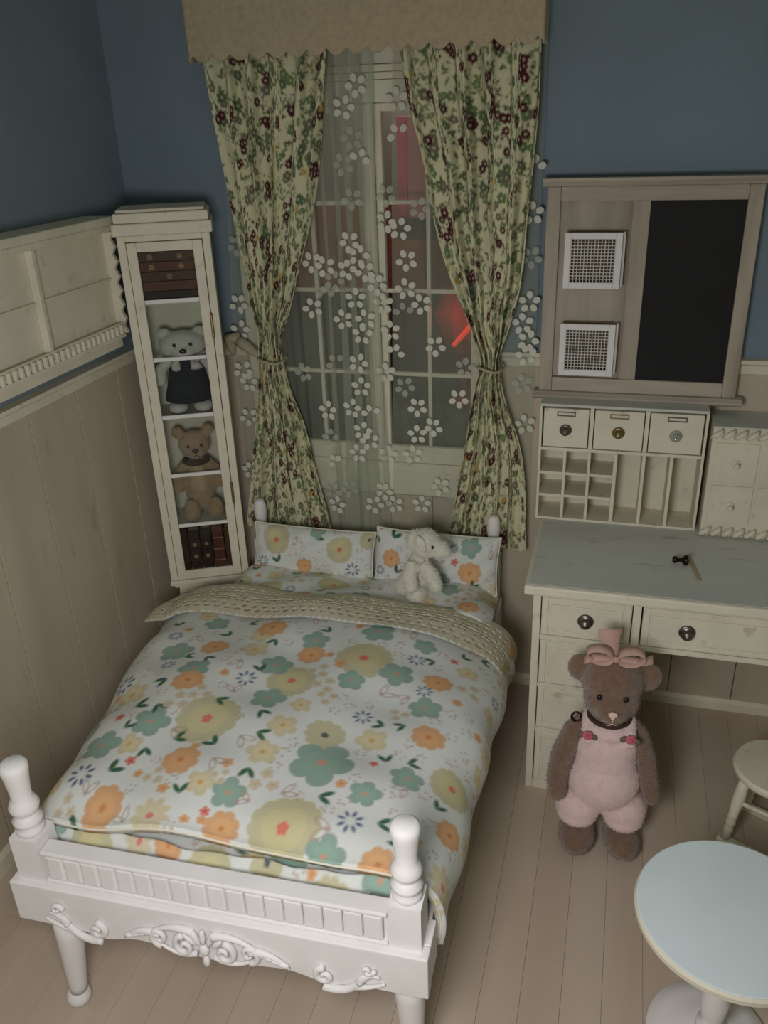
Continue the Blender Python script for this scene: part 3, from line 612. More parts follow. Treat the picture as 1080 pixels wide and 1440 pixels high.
def knobpost(x, y, z0, zt, name='post', blk=.115):
    m = MB(); m.box(x-.034, x+.034, y-.034, y+.034, z0, z0+blk)
    z = z0+blk
    pr = [(.03, z), (.034, z+.006), (.034, z+.016), (.025, z+.022), (.034, z+.03), (.036, z+.04), (.026, z+.050), (.024, z+.056), (.033, z+.066), (.036, z+.078), (.030, z+.092), (.024, z+.104), (.026, z+.13)]
    h = zt-z
    pr = [(r*.92, z+(q-z)*h/.20) for r, q in pr]+[(.0275, zt-.035), (.0305, zt-.018), (.0295, zt-.007), (.022, zt), (.0, zt+.001)]
    m.lathe(pr, x, y, 24); return m.build(name, WHITE, bed, bev=0, smooth=False)
for x in (.05, BW-.05):
    o = knobpost(x, .052, .4425, .752)
    for p in o.data.polygons: p.use_smooth = len(p.vertices) == 4 and p.center.z > .56
def leg(x, y, dx, dy, z1=.33):
    m = MB(); pts = []; rad = []
    for z, r in ((z1, .036), (.25, .033), (.15, .027), (.07, .022), (.05, .0215)):
        k = (z1-z)/z1; pts.append((x+dx*k, y+dy*k, z)); rad.append(r)
    m.tube(pts, rad, 20)
    m.ell((x+dx, y+dy, .0275), (.030, .030, .0275), n=20, m=10); return m.build('leg', WHITE, bed, smooth=True)
leg(.09, .048, -.022, -.01, .326); leg(BW-.055, .06, .01, -.01, .326)
for x in (.070, BW-.048): leg(x, BL-.05, 0, 0, .326)
for x in (.070, BW-.048):
    MB().box(x-.025, x+.025, BL-.075, BL-.025, .3265, .59).lathe([(.022, .59), (.027, .60), (.020, .615), (.026, .63), (.018, .642), (.019, .66), (.023, .69), (.022, .72), (.015, .738), (.0, .742)], x, BL-.05, 20).build('post', WHITE, bed, bev=.0)
MB().box(.0855, BW-.0855, .030, .0505, .451, .521).build('rail_board', WHITE, bed, bev=.001)
MB().box(.0855, BW-.0855, .016, .060, .5215, .533).box(.0855, BW-.0855, .016, .060, .4425, .4505).build('rail_moulding', WHITE, bed, bev=.004)
nfl = 18
for i in range(nfl):                        # reeded blocks of the footboard
    xa = .095+i*(BW-.19)/nfl; m = MB(); wq = (BW-.19)/nfl
    m.prism([(xa+.0005, .4515), (xa+wq-.0005, .4515), (xa+wq-.0005, .5210), (xa+.0005, .5210)], .018, .0295); m.build('reed', WHITE, bed, bev=.009)
MB().box(.01, .035, .101, BL-.076, .34, .44).build('side_rail', WHITE, bed, bev=.003)
MB().box(BW-.035, BW-.01, .101, BL-.076, .34, .44).build('side_rail', WHITE, bed, bev=.003)
MB().box(.0355, BW-.0355, .101, BL-.076, .36, .375).build('slat_base', WHITE, bed)
MB().prism([(.076, .33), (BW-.076, .33), (BW-.076, .56), (BW*.75, .60), (BW*.5, .62), (BW*.25, .60), (.076, .56)], BL-.06, BL-.04).build('headboard', WHITE, bed, bev=.003)
def spiral(m, cx, cz, r0, turns, sgn, a0, rad, y=-.006):
    pts = []; rr = []
    for i in range(26):
        k = i/25; a = a0+sgn*k*turns*2*math.pi; r = r0*(1-.85*k); pts.append((cx+r*math.cos(a), y-.004*k, cz+r*math.sin(a))); rr.append(rad*(1-.45*k))
    m.tube(pts, rr, 8)
def sweepc(m, pts, r0, r1, y=-.006):
    pp = []; rr = []
    for i in range(15):
        k = i/14; a, b, c = pts; pp.append(((1-k)**2*a[0]+2*k*(1-k)*b[0]+k*k*c[0], y, (1-k)**2*a[1]+2*k*(1-k)*b[1]+k*k*c[1])); rr.append(r0+(r1-r0)*k)
    m.tube(pp, rr, 8)
m = MB(); c0 = BW*.49                                              # centre crest
for s in (-1, 1):
    spiral(m, c0+s*.045, .335, .024, 1.3, -s, math.pi/2, .0075); spiral(m, c0+s*.10, .345, .022, 1.2, s, -math.pi/2, .007)
    sweepc(m, ((c0+s*.02, .37), (c0+s*.07, .385), (c0+s*.12, .352)), .008, .003); sweepc(m, ((c0+s*.10, .35), (c0+s*.15, .36), (c0+s*.185, .325)), .008, .0025)
    sweepc(m, ((c0+s*.02, .32), (c0+s*.06, .30), (c0+s*.10, .325)), .006, .003)
    for q in range(4): m.ell((c0+s*(.125+.016*q), -.007, .350-.005*q), (.013, .005, .0045), (0, s*(.5-.1*q), 0), n=10, m=6)
for q in range(5): m.ell((c0+.016*(q-2), -.008, .365-.004*abs(q-2)), (.0065, .006, .019), (0, (q-2)*.4, 0), n=10, m=6)
m.ell((c0, -.008, .335), (.012, .008, .013), n=12, m=8).ell((c0, -.007, .305), (.008, .006, .013), n=10, m=6)
m.v = [(c0+(v[0]-c0)*1.04, v[1]*1.25, .345+(v[2]-.325)*1.25) for v in m.v]; m.build('carved_crest', WHITE, bed, smooth=True)
for s, cc in ((-1, .165), (1, BW-.175)):
    m = MB(); spiral(m, cc-s*.045, .348, .022, 1.3, s, math.pi/2, .0085); sweepc(m, ((cc-s*.05, .315), (cc, .300), (cc+s*.03, .345)), .010, .007); sweepc(m, ((cc+s*.03, .345), (cc+s*.05, .385), (cc+s*.075, .37)), .009, .003)
    sweepc(m, ((cc+s*.02, .33), (cc+s*.055, .335), (cc+s*.085, .355)), .007, .003); spiral(m, cc+s*.05, .39, .014, 1.1, -s, 0, .006)
    m.ell((cc+s*.035, -.007, .36), (.017, .006, .007), (0, -s*.9, 0), n=10, m=6); m.build('carved_scroll', WHITE, bed, smooth=True)

# ---- floral print used for duvet, sheet and pillows
OLV, ORG, TEAL, KHA, NAV, COR, LFG, BEI = (194, 190, 156), (212, 168, 126), (146, 170, 158), (206, 196, 164), (96, 108, 140), (212, 130, 118), (60, 98, 76), (204, 192, 170)
BASEC = (216, 220, 215)
def motif(c, x, y, k, R, rot):
    if k == 'B': c.flower(x, y, R, 14, .10, OLV, rot, (216, 126, 106), .16, (214, 204, 150))
    elif k == 'V': c.flower(x, y, R, 11, .14, OLV, rot, (92, 104, 108), .18)
    elif k == 'O': c.flower(x, y, R, 8, .18, ORG, rot, (206, 140, 90), .16, (232, 180, 126))
    elif k == 'G': c.flower(x, y, R, 5, .36, TEAL, rot, (200, 158, 138), .15, (150, 184, 164))
    elif k == 'K': c.flower(x, y, R, 5, .42, KHA, rot, (206, 172, 110), .18, (222, 210, 170))
    elif k == 'D': c.petals(x, y, R, 9, KHA, rot, COR, .42, .22)
    elif k == 'N': c.petals(x, y, R, 8, NAV, rot, None, .38, .42)
    elif k == 'S': c.flower(x, y, R, 5, .5, COR, rot, (180, 70, 70), .2)
    elif k == 'P': c.flower(x, y, R, 5, .35, ORG, rot, (206, 140, 90), .25)
    elif k == 'L': c.leafpair(x, y, R, rot)
    elif k == 'W': c.leafpair(x, y, R, rot, (178, 156, 140), True)
    elif k == 'T': c.sprig(x, y, R, (176, 150, 128), rot, 6)
    elif k == 'E': 
        for q in range(3): c.flower(x+R*.7*math.cos(rot+q*2.1), y+R*.7*math.sin(rot+q*2.1), R*.5, 5, .4, BEI, rot+q, (190, 168, 130), .2)
def fill(c, placed, seed, n, smallscale=1):
    r = random.Random(seed); P = list(placed)
    for k in range(n):
        x, y = r.uniform(0, c.W), r.uniform(0, c.H); kind = r.choice('EEKWTTLPWTND' if k < n*.4 else 'TTWTE'); R = dict(E=.03, K=.03, W=.026, T=.018, L=.022, S=.010, P=.014, N=.022, D=.034, G=.036)[kind]*smallscale
        if all((x-q[0])**2+(y-q[1])**2 > (R*.85+q[2]*.95)**2 for q in P):
            motif(c, x, y, kind, R, r.uniform(0, 6)); P.append((x, y, R))
def allover(c, seed, n=60, sc=1):
    r = random.Random(seed); P = []
    for kind, R, m in (('B', .065, n//9), ('O', .042, n//6), ('G', .046, n//5), ('V', .045, n//12), ('K', .04, n//7), ('D', .04, n//9)):
        for _ in range(m):
            for tr_ in range(12):
                x, y = r.uniform(0, c.W), r.uniform(0, c.H)
                if all((x-q[0])**2+(y-q[1])**2 > (R*sc*.95+q[2])**2 for q in P): motif(c, x, y, kind, R*sc, r.uniform(0, 6)); P.append((x, y, R*sc)); break
    fill(c, P, seed+1, n*8, sc)

def catmull(P, n):
    P = np.array(P, float); d = np.r_[0, np.cumsum(np.hypot(*np.diff(P, axis=0).T))]; s = np.linspace(0, d[-1], n)
    out = []
    for k in range(P.shape[1]):
        g = np.gradient(P[:, k], d); i = np.clip(np.searchsorted(d, s)-1, 0, len(d)-2); h = d[i+1]-d[i]; u = (s-d[i])/h
        out.append((2*u**3-3*u*u+1)*P[i, k]+(u**3-2*u*u+u)*h*g[i]+(-2*u**3+3*u*u)*P[i+1, k]+(u**3-u*u)*h*g[i+1])
    return np.stack(out, -1), d[-1]
#DUVET-BEGIN
DUV_PROF = [(-.075,.405),(-.07,.45),(-.045,.505),(.0,.548),(.08,.575),(.25,.592),(.48,.598),(.72,.590),(.86,.572),(.92,.548),(.952,.515),(.966,.475),(.968,.43),(.962,.40)]
DUV_NS, DUV_NT = 330, 330; DUV_Y0, DUV_Y1 = .098, 1.115
def duvet_surface(ns, nt, y0=DUV_Y0, y1=DUV_Y1, lift=0):
    pr, Ws = catmull(DUV_PROF, ns); b = np.linspace(0, 1, nt)[:, None]*(y1-y0)+y0; q = (b-DUV_Y0)/(DUV_Y1-DUV_Y0)
    X = pr[:, 0][None, :]+0*b; Z = pr[:, 1][None, :]+0*b
    lf = np.clip((.30-X)/.375, 0, 1)
    X = X-(.075*q-.062*np.clip(1-q,0,1)**1.5)*lf**1.3
    rt = np.clip((X-.6)/.38, 0, 1); X = X+.05*q*rt**2; Z = Z-.03*q*rt**2
    Z = Z+(.0*q)*lf
    u = np.linspace(0, 1, ns)[None, :]
    # puffiness and soft creases
    Z = Z+.010*np.sin(u*9+b*3)*np.sin(b*7+1)+.005*np.sin(u*23-b*9)+.004*np.sin(b*31+u*6)*np.sin(u*11)
    edge = np.exp(-((b-DUV_Y0)/.05)**2)
    Z = Z-.010-.030*np.clip((q-.5)*2, 0, 1)**2*(1-lf*.5)-.022*edge+.006*edge*np.sin(u*17)
    X = X+.006*np.sin(b*22+1)*(rt**3)-.006*np.sin(b*19)*(lf**3)
    Y = b+.010*edge*np.sin(u*14+1)+0*X
    return np.stack([X, Y, Z+lift], -1), Ws
#DUVET-END
duv = thing('duvet', 'white duvet printed with pastel flowers spread over the bed', 'duvet', (BX, BY, 0), BR)
P, Ws = duvet_surface(DUV_NS, DUV_NT)
FL = [(0.481,0.344,'B',0.0871,1.5),(0.807,0.673,'B',0.0804,3.4),(0.64,0.538,'B',0.0691,2.3),(0.791,0.048,'B',0.0833,3.7),(0.788,0.354,'V',0.053,3.9),(1.111,0.291,'B',0.0562,0.4),(0.336,0.311,'G',0.0531,0.1),(0.231,0.224,'G',0.0578,5.2),(0.633,0.117,'G',0.0424,1.6),(0.022,0.14,'G',0.0636,1.5),(0.814,0.25,'G',0.08,6.2),(1.01,0.257,'G',0.0401,2.9),(0.937,0.173,'G',0.0376,5.2),(1.0,0.525,'G',0.0434,3.0),(0.263,0.642,'G',0.05,4.0),(0.358,0.54,'G',0.0458,0.9),(0.605,0.451,'G',0.0497,3.9),(0.573,0.599,'G',0.0493,5.4),(0.317,0.813,'G',0.038,3.2),(0.108,0.331,'G',0.0724,4.6),(0.643,0.742,'G',0.0431,4.2),(0.795,0.576,'G',0.0388,0.4),(0.905,0.637,'G',0.0476,4.7),(0.947,0.795,'G',0.0324,3.7),(0.814,0.816,'G',0.0507,1.9),(0.896,0.008,'G',0.0462,0.2),(0.367,0.665,'O',0.0416,5.4),(0.364,0.482,'O',0.0454,2.9),(0.481,0.191,'O',0.0494,4.5),(0.345,0.041,'O',0.0542,5.4),(0.649,0.028,'O',0.0448,4.4),(0.497,0.783,'O',0.046,5.7),(0.652,0.673,'O',0.0427,2.4),(1.01,0.642,'O',0.0394,5.0),(1.029,0.415,'O',0.0416,2.8),(1.01,0.01,'O',0.0403,5.8),(1.133,0.163,'O',0.0372,5.4),(0.665,0.252,'K',0.0426,0.6),(0.905,0.367,'K',0.0422,0.8),(0.56,0.13,'K',0.037,1.3),(0.681,0.349,'K',0.0398,6.0),(0.481,0.028,'D',0.0475,2.7),(1.162,0.036,'D',0.0473,3.9),(0.212,0.444,'K',0.0506,1.9),(0.313,0.229,'K',0.0382,3.1),(0.478,0.742,'K',0.0407,2.4),(0.484,0.663,'K',0.0434,2.2),(0.13,0.089,'K',0.0583,3.6),(0.117,0.375,'K',0.0621,3.6),(1.067,0.739,'K',0.0307,5.6),(0.513,0.525,'N',0.0296,4.2),(0.155,0.507,'N',0.0361,5.8),(0.234,0.112,'N',0.0365,5.3),(0.928,0.089,'N',0.0293,6.1),(0.861,0.446,'N',0.0261,4.2),(0.937,0.726,'N',0.0243,1.0),(0.234,0.331,'S',0.0156,5.3),(0.345,0.176,'S',0.0165,6.0),(0.598,0.061,'S',0.0133,5.6),(0.931,0.278,'S',0.0115,3.5),(1.026,0.772,'S',0.0121,4.4),(0.75,0.637,'P',0.0186,1.3),(0.478,0.102,'P',0.0165,5.2),(0.598,0.196,'P',0.0159,3.6),(0.56,0.031,'P',0.0131,1.8),(0.26,0.375,'L',0.0304,0.4),(0.326,0.377,'L',0.026,5.3),(0.475,0.418,'L',0.0245,6.1),(0.424,0.265,'L',0.027,0.5),(0.364,0.224,'L',0.0251,5.0),(0.541,0.255,'L',0.0276,2.5),(0.304,0.133,'L',0.0308,0.9),(0.522,0.094,'L',0.0237,1.8),(0.652,0.194,'L',0.0251,4.8),(0.37,0.604,'L',0.021,5.4),(0.301,0.609,'L',0.0215,0.3),(0.301,0.489,'L',0.0269,3.8),(0.412,0.816,'L',0.0216,0.3),(0.526,0.726,'L',0.0223,4.5),(0.541,0.563,'L',0.0229,2.1),(0.608,0.39,'L',0.0238,5.5),(0.63,0.311,'L',0.0249,6.1),(0.288,0.0,'L',0.0303,3.1),(0.842,0.143,'L',0.0261,6.2),(0.956,0.296,'L',0.0221,1.9),(1.004,0.308,'L',0.0219,0.5),(0.969,0.438,'L',0.0211,3.7),(0.985,0.102,'L',0.0239,0.2),(1.086,0.206,'L',0.0201,1.2),(0.671,0.793,'L',0.0219,2.5),(0.981,0.744,'L',0.0198,3.8),(1.042,0.808,'L',0.0189,1.0),(1.086,0.841,'L',0.0198,0.3),(0.13,0.201,'W',0.0432,5.4),(0.146,0.11,'W',0.0379,1.9),(0.405,0.296,'W',0.0259,5.9),(0.595,0.291,'W',0.0282,5.6),(0.421,0.013,'W',0.0253,2.3),(0.687,0.105,'W',0.0204,2.9),(0.89,0.059,'W',0.028,3.2),(1.016,0.222,'W',0.0209,4.0),(0.953,0.558,'W',0.0214,3.7),(0.437,0.138,'E',0.0284,3.5),(0.703,0.166,'E',0.0341,3.8),(0.374,0.393,'E',0.0327,5.8),(0.598,0.155,'E',0.0208,3.1),(0.753,0.489,'E',0.0266,2.7),(0.943,0.482,'E',0.0244,4.5),(0.712,0.27,'T',0.0211,1.5),(1.026,0.342,'T',0.0165,1.9),(0.567,0.362,'T',0.0175,6.1),(1.01,0.5,'T',0.0137,3.2)] #FLOWERS#
c = Cloth(DUV_NS, DUV_NT, Ws, DUV_Y1-DUV_Y0, BASEC)
order = dict(B=0, V=1, O=2, G=2, K=1, D=1)
for f in sorted(FL, key=lambda f: order.get(f[2], 3)): motif(c, *f)
fill(c, [(f[0], f[1], f[3]*.9) for f in FL], 5, 1500)
gridmesh('cover', P, c, PRINT, duv, thick=.022)
# piped seam along the edges
m = MB()
for line in (P[0], P[:, -1], P[:, 0]):
    m.tube([tuple(p) for p in line[::4]], .0032, 6)
m.build('piping', PIPE, duv, smooth=True)
# turned-back top edge with the lace band on it
P2, _ = duvet_surface(200, 40, .985, 1.19, .030)
k = np.linspace(0, 1, 40)[:, None]; u = np.linspace(0, 1, 200)[None, :]
P2[..., 2] += .012*np.sin(k*math.pi)-.020*k; P2[..., 1] -= .050*np.sin(np.clip(u*1.05, 0, 1)*math.pi)**.8; P2[..., 0] += -.03*np.clip(.12-u, 0, 1)/.12*(1-k*.6)
P2[..., 2] += np.clip(.10-u, 0, 1)/.10*.078*(1-k*.3)
P2[..., 1] -= .05*np.clip(u-.75, 0, 1)*2*(1-k)
c2 = Cloth(200, 40, Ws, .205, BASEC); allover(c2, 22, 26)
gridmesh('turned_back_edge', P2, c2, PRINT, duv, thick=.008)
P3, _ = duvet_surface(480, 84, .985, 1.175, .0375)
k = np.linspace(0, 1, 84)[:, None]; u = np.linspace(0, 1, 480)[None, :]
P3[..., 2] += .012*np.sin(k*math.pi)-.020*k*.93; P3[..., 1] -= .050*np.sin(np.clip(u*1.05, 0, 1)*math.pi)**.8; P3[..., 0] += -.03*np.clip(.12-u, 0, 1)/.12*(1-k*.6)
P3[..., 2] += np.clip(.10-u, 0, 1)/.10*.078*(1-k*.3)
P3[..., 1] -= .05*np.clip(u-.75, 0, 1)*2*(1-k)+.012*(1-k)
kc = (np.arange(83)+.5)/83*.19; uc = (np.arange(479)+.5)/479*Ws
K, U = np.meshgrid(kc, uc, indexing='ij'); hole = np.zeros(K.shape, bool)
def holes(px, py, rx, ry, offx=0, offy=0, lo=0, hi=1):
    a = (U+offx+px/2) % px-px/2; b = (K+offy+py/2) % py-py/2
    return ((a/rx)**2+(b/ry)**2 < 1) & (K > lo) & (K < hi)
hole |= holes(.03, .2, .0085, .0062, 0, -.032, .02, .05)
hole |= holes(.03, .2, .0050, .0075, .015, -.052, .03, .07)
for o_, r_ in ((-.078, .0058), (-.093, .0062), (-.108, .0058)): hole |= holes(.06, .2, .0052, r_*.8, .0, o_, .0, .2) | holes(.06, .2, .0052, r_*.8, .016, o_, .0, .2) | holes(.06, .2, .0052, r_*.8, -.016, o_, .0, .2)
hole |= holes(.06, .2, .010, .007, .03, -.093)
hole |= holes(.02, .2, .0060, .0060, 0, -.135)
hole |= holes(.03, .2, .0085, .0052, .0, -.158)
hole |= (K < .010) & (np.abs(((U+.01) % .02)-.01) > .010*(K/.010)**.6)
gridmesh('lace_band', P3, None, LACE, duv, mask=~hole, thick=.003)

# mattress with its sheet
mt = thing('mattress', 'floral-sheeted mattress lying in the bed frame under the duvet', 'mattress', (BX, BY, 0), BR)
ns, nt = 220, 260
def rprof(w, h, z0, n):
    pts = [(0, z0), (0, z0+h*.75), (w*.012, z0+h*.95), (w*.04, z0+h), (w*.3, z0+h*1.02), (w*.7, z0+h*1.02), (w*.96, z0+h), (w*.988, z0+h*.95), (w, z0+h*.75), (w, z0)]
    return catmull(pts, n)
pr, wm = rprof(BW-.085, .125, .378, ns)
yb = np.linspace(.088, BL-.08, nt)[:, None]; P = np.stack([pr[:, 0][None, :]+.0425+0*yb, yb+0*pr[:, 0][None, :], pr[:, 1][None, :]+.0*yb], -1)
e = np.minimum((yb-.088)/.03, 1)*np.minimum((BL-.08-yb)/.03, 1); P[..., 2] = .378+(P[..., 2]-.378)*(.0+1.0*np.sqrt(1-(1-e)**2))
c = Cloth(ns, nt, wm, BL-.17, BASEC); allover(c, 31, 90); gridmesh('fitted_sheet', P, c, PRINT, mt)
Xd = np.linspace(.045, BW-.045, 200)[None, :]; Zd = np.linspace(.455, .540, 40)[:, None]
cdp = Cloth(200, 40, BW-.09, .085, BASEC); allover(cdp, 77, 30, .85)
gridmesh('sheet_end_drop', np.stack([Xd+0*Zd, .084-.004*np.sin(Xd*23+Zd*20)-.003*np.sin(Xd*51)+0*Zd+.02*np.clip((Zd-.515)/.025, 0, 1)**2, Zd-.014+.004*np.sin(Xd*9)+0*Xd], -1), cdp, PRINT, mt, thick=.003)
MB().box(.05, BW-.05, .1, BL-.09, .3755, .48).build('core', PIPE, mt, bev=.01)
# fold of sheet bunched in front of pillows
sh = thing('top_sheet', 'floral sheet drawn up between the lace band and the pillows', 'sheet', (BX, BY, 0), BR)
ns, nt = 220, 60; X = np.linspace(.02, BW-.015, ns)[None, :]; Y = np.linspace(1.12, 1.36, nt)[:, None]; q = (Y-1.12)/.24
Z = .528+.022*(1-q)+.008*np.sin(X*11+Y*14)+.005*np.sin(X*27-Y*30)-.05*np.clip((X-.86)/.09, 0, 1)**2-.05*np.clip((.09-X)/.07, 0, 1)**2
c = Cloth(ns, nt, BW, .26, BASEC); allover(c, 44, 34, .9); gridmesh('cloth', np.stack([X+0*Y, Y+0*X, Z], -1), c, PRINT, sh, thick=.008)

def pillow(loc, Wd, Ht, Th, rot, fl, label, seed):
    t = thing('pillow', label, 'pillow', loc, rot=rot, group=None)
    ns, nt = 150, 80; u = np.linspace(-1, 1, ns)[None, :]; v = np.linspace(-1, 1, nt)[:, None]
    prof = ((1-np.abs(u)**3.2).clip(0)**.5)*((1-np.abs(v)**2.6).clip(0)**.55)
    X = u*(Wd/2)*(1-.04*(1-np.abs(v)**2)); Z = v*(Ht/2)*(1-.07*(1-np.abs(u)**4))
    dent = .006*np.sin(u*5+seed)*np.sin(v*4)+.004*np.sin(u*11-v*7+seed)
    c = Cloth(ns, nt, Wd, Ht, BASEC)
    for f in fl: motif(c, *f)
    fill(c, [(f[0], f[1], f[3]) for f in fl], seed, 260, .8)
    cb = Cloth(ns, nt, Wd, Ht, BASEC); allover(cb, seed+5, 14)
    for s, cl, nm in ((-1, c, 'front'), (1, cb, 'back')):
        gridmesh(nm, np.stack([X, s*(prof*Th/2+prof*dent)+0*X, Z+0*X], -1), cl, PRINT, t)
    m = MB(); ring = [(X[0, i], 0, Z[0, i]) for i in range(0, ns, 3)]+[(X[j, -1], 0, Z[j, -1]) for j in range(0, nt, 3)]+[(X[-1, i], 0, Z[-1, i]) for i in range(ns-1, -1, -3)]+[(X[j, 0], 0, Z[j, 0]) for j in range(nt-1, -1, -3)]
    m.tube([(a[0], a[1], a[2]) for a in ring], .003, 6).build('seam_piping', PIPE, t, smooth=True)
pillow((.658, -.215, .588), .445, .185, .085, (-.30, .02, .03), [(.09, .135, 'B', .055, 0), (.33, .12, 'B', .05, 1), (.20, .045, 'O', .032, 0), (.38, .05, 'N', .025, 0), (.235, .155, 'L', .025, .5), (.10, .05, 'L', .022, 2), (.04, .05, 'N', .022, 1), (.43, .16, 'V', .035, 0), (.24, .18, 'G', .03, 0)],
       'floral pillow propped at the bed head nearer the glazed cabinet', 3)
pillow((1.098, -.205, .596), .425, .200, .085, (-.30, .03, .05), [(.055, .10, 'O', .034, 0), (.33, .165, 'G', .038, 0), (.335, .075, 'O', .042, 0), (.28, .11, 'S', .014, 0), (.06, .175, 'L', .025, 1), (.075, .05, 'L', .022, 1), (.345, .025, 'L', .02, 1), (.40, .13, 'W', .02, 1), (.13, .19, 'K', .035, 0), (.16, .08, 'W', .03, 0), (.24, .04, 'G', .03, 0)],
       'floral pillow propped at the bed head behind the white plush toy', 9)

# white plush toy on the bed
t = thing('plush_toy', 'white plush toy animal sitting sideways against the pillows', 'toy', (1.075, -.335, .532), .0); t.scale = (1.2, 1.2, 1.2)
body = plush('body', [((-.005, .01, .075), (.034, .032, .066)), ((.012, 0, .165), (.042, .040, .040)), ((.05, -.008, .155), (.032, .026, .024)), ((.068, -.012, .150), (.018, .018, .016)),
    ((-.018, .0, .172), (.022, .026, .030), (0, .3, 0)), ((-.048, .0, .026), (.03, .03, .026)), ((-.006, -.03, .025), (.030, .036, .025)), ((-.01, .0, .02), (.04, .03, .02))], PLUSHW, t, vox=.005,
    tubes=[([(.012, -.025, .115), (.034, -.04, .095), (.052, -.05, .065), (.056, -.052, .05)], [.017, .02, .02, .012]), ([(-.02, -.02, .115), (-.022, -.045, .08), (-.012, -.055, .045)], [.017, .021, .018]), ([(-.02, .005, .06), (-.045, .0, .04)], [.024, .026])])
fuzz(body, 'fur', PLUSHW, t, 5000, .005)
for yy in (-.036,): MB().ell((.040, yy, .172), (.004, .0035, .0045), n=8, m=6).build('eye', EYE, t, smooth=True)
MB().ell((.010, -.036, .178), (.013, .008, .026), (0, -.4, 0), n=12, m=8).build('ear', PLUSHW, t, smooth=True)

# ---------------------------------------------------------------- desk
dk = thing('desk', 'cream painted desk with grey top and raised panel drawers', 'desk', (1.434, -.592, 0))
DX = 1.12
MB().box(0, DX, 0, .575, .7285, .7595).build('edge_band', CREAM, dk, bev=.006)
MB().box(.012, DX-.012, .012, .575, .7597, .761).build('worktop', DESKT, dk, bev=.001)
FY = .030
def cab_ped(x0, x1):
    MB().box(x0, x0+.022, FY, .565, 0, .728).box(x1-.022, x1, FY, .565, 0, .728).box(x0+.022, x1-.022, .55, .565, .02, .728).build('side_panel', CREAM, dk, bev=.002)
    m = MB()
    for z0, z1 in ((.716, .728), (.566, .582), (.397, .411), (.227, .243), (.0, .036)): MB().box(x0+.0225, x1-.0225, FY+.001, FY+.03, z0, z1).build('rail', CREAM, dk, bev=.001)
def drawer(parent, x0, x1, z0, z1, yf, depth=.1, m_=CREAM, fr=.016):
    d = MB().box(x0, x1, yf+.004, yf+depth, z0, z1).build('drawer', m_, parent, bev=.002)
    MB().frame(x0+.003, x1-.003, z0+.003, z1-.003, fr, yf, yf+.0038).build('drawer_frame', m_, d, bev=.0015)
    MB().box(x0+fr+.009, x1-fr-.009, yf-.001, yf+.0038, z0+fr+.009, z1-fr-.009).build('raised_panel', m_, d, bev=.003)
    return d
cab_ped(.025, .325)
for i, (z0, z1) in enumerate(((.584, .714), (.413, .564), (.245, .395), (.038, .225))):
    d = drawer(dk, .050, .300, z0, z1, FY-.002, .3)
    if i == 0: k1 = d
cab_ped(.845, 1.095)
for z0, z1 in ((.413, .564), (.245, .395), (.038, .225)): drawer(dk, .870, 1.070, z0, z1, FY-.002, .3)
drawer(dk, .870, 1.070, .584, .714, FY-.002, .3)
MB().box(.3255, .8445, FY+.001, FY+.02, .716, .728).box(.3255, .8445, FY+.001, FY+.02, .566, .583).build('front_rail', CREAM, dk, bev=.001)
k2 = drawer(dk, .330, .840, .585, .714, FY-.002, .4)
def ringknob(x, y, z, par, m1=METAL, r=.018):
    b = MB(); Mx = Matrix.Translation((x, y, z)) @ Matrix.Rotation(math.pi/2, 4, 'X')
    b.lathe([(.0, 0), (r*.95, .0), (r, .003), (r*.8, .006), (r*.4, .006), (r*.35, .014), (r*.62, .018), (r*.66, .023), (r*.4, .028), (0, .0285)], 0, 0, 20, M=Mx)
    o = b.build('knob', m1, par, smooth=True)
    return o
ringknob(.175, FY-.0032, .648, k1, r=.023); ringknob(.450, FY-.0032, .648, k2, r=.023)
for z in (.648, .648): pass

# organiser with pigeonholes
og = thing('desk_organizer', 'cream organizer with three small drawers, pigeonholes and tall slots', 'organizer', (1.418, -.148, .7612))
OW, OD, OH = .495, .13, .392
for xx in (0, OW-.008): MB().box(xx, xx+.008, 0, OD, 0, OH-.009).build('side_panel', CREAM, og, bev=.001)
MB().box(.008, OW-.008, OD-.006, OD, 0, OH-.009).build('back_panel', CREAM, og)
MB().box(.0, OW, 0, OD, OH-.0088, OH).build('top', DESKT, og, bev=.002)
MB().box(.008, OW-.008, 0, OD-.0062, 0, .008).build('bottom_board', CREAM, og, bev=.001)
MB().box(.008, OW-.008, 0, OD-.0062, .240, .250).build('shelf', CREAM, og, bev=.001)
for x in (.083, .158): MB().box(x-.0045, x+.0045, .001, OD-.0065, .0082, .2398).build('pigeonhole_divider', CREAM, og, bev=.001)
MB().box(.232, .2435, .0, OD-.0065, .0082, .2398).build('divider', CREAM, og, bev=.001)
for x in (.322, .403): MB().box(x-.005, x+.005, .001, OD-.0065, .0082, .2398).build('divider', CREAM, og, bev=.001)
for z in (.086, .163): 
    for a, b in ((.0082, .0783), (.0877, .1533), (.1627, .2318)): MB().box(a, b, .001, OD-.0065, z-.0045, z+.0045).build('pigeonhole_shelf', CREAM, og, bev=.001)
for x in (.158, .321): MB().box(x-.006, x+.006, .001, OD-.0065, .2502, OH-.009).build('drawer_divider', CREAM, og, bev=.001)
for (a, b, km, lab) in ((.013, .149, METAL, 'dark silver round knob'), (.167, .312, BRASS, 'flat brass round knob'), (.330, .482, GLASSK, 'clear glassy knob')):
    d = MB().box(a, b, -.004, OD-.01, .2545, OH-.013).build('drawer', CREAM, og, bev=.0025)
    k = ringknob((a+b)/2, -.0042, .312, d, km, .019); k['label'] = lab
    MB().frame((a+b)/2-.028, (a+b)/2+.028, .356, .371, .0035, -.0062, -.0042).build('label_holder', METAL if km is not BRASS else BRASS, d)
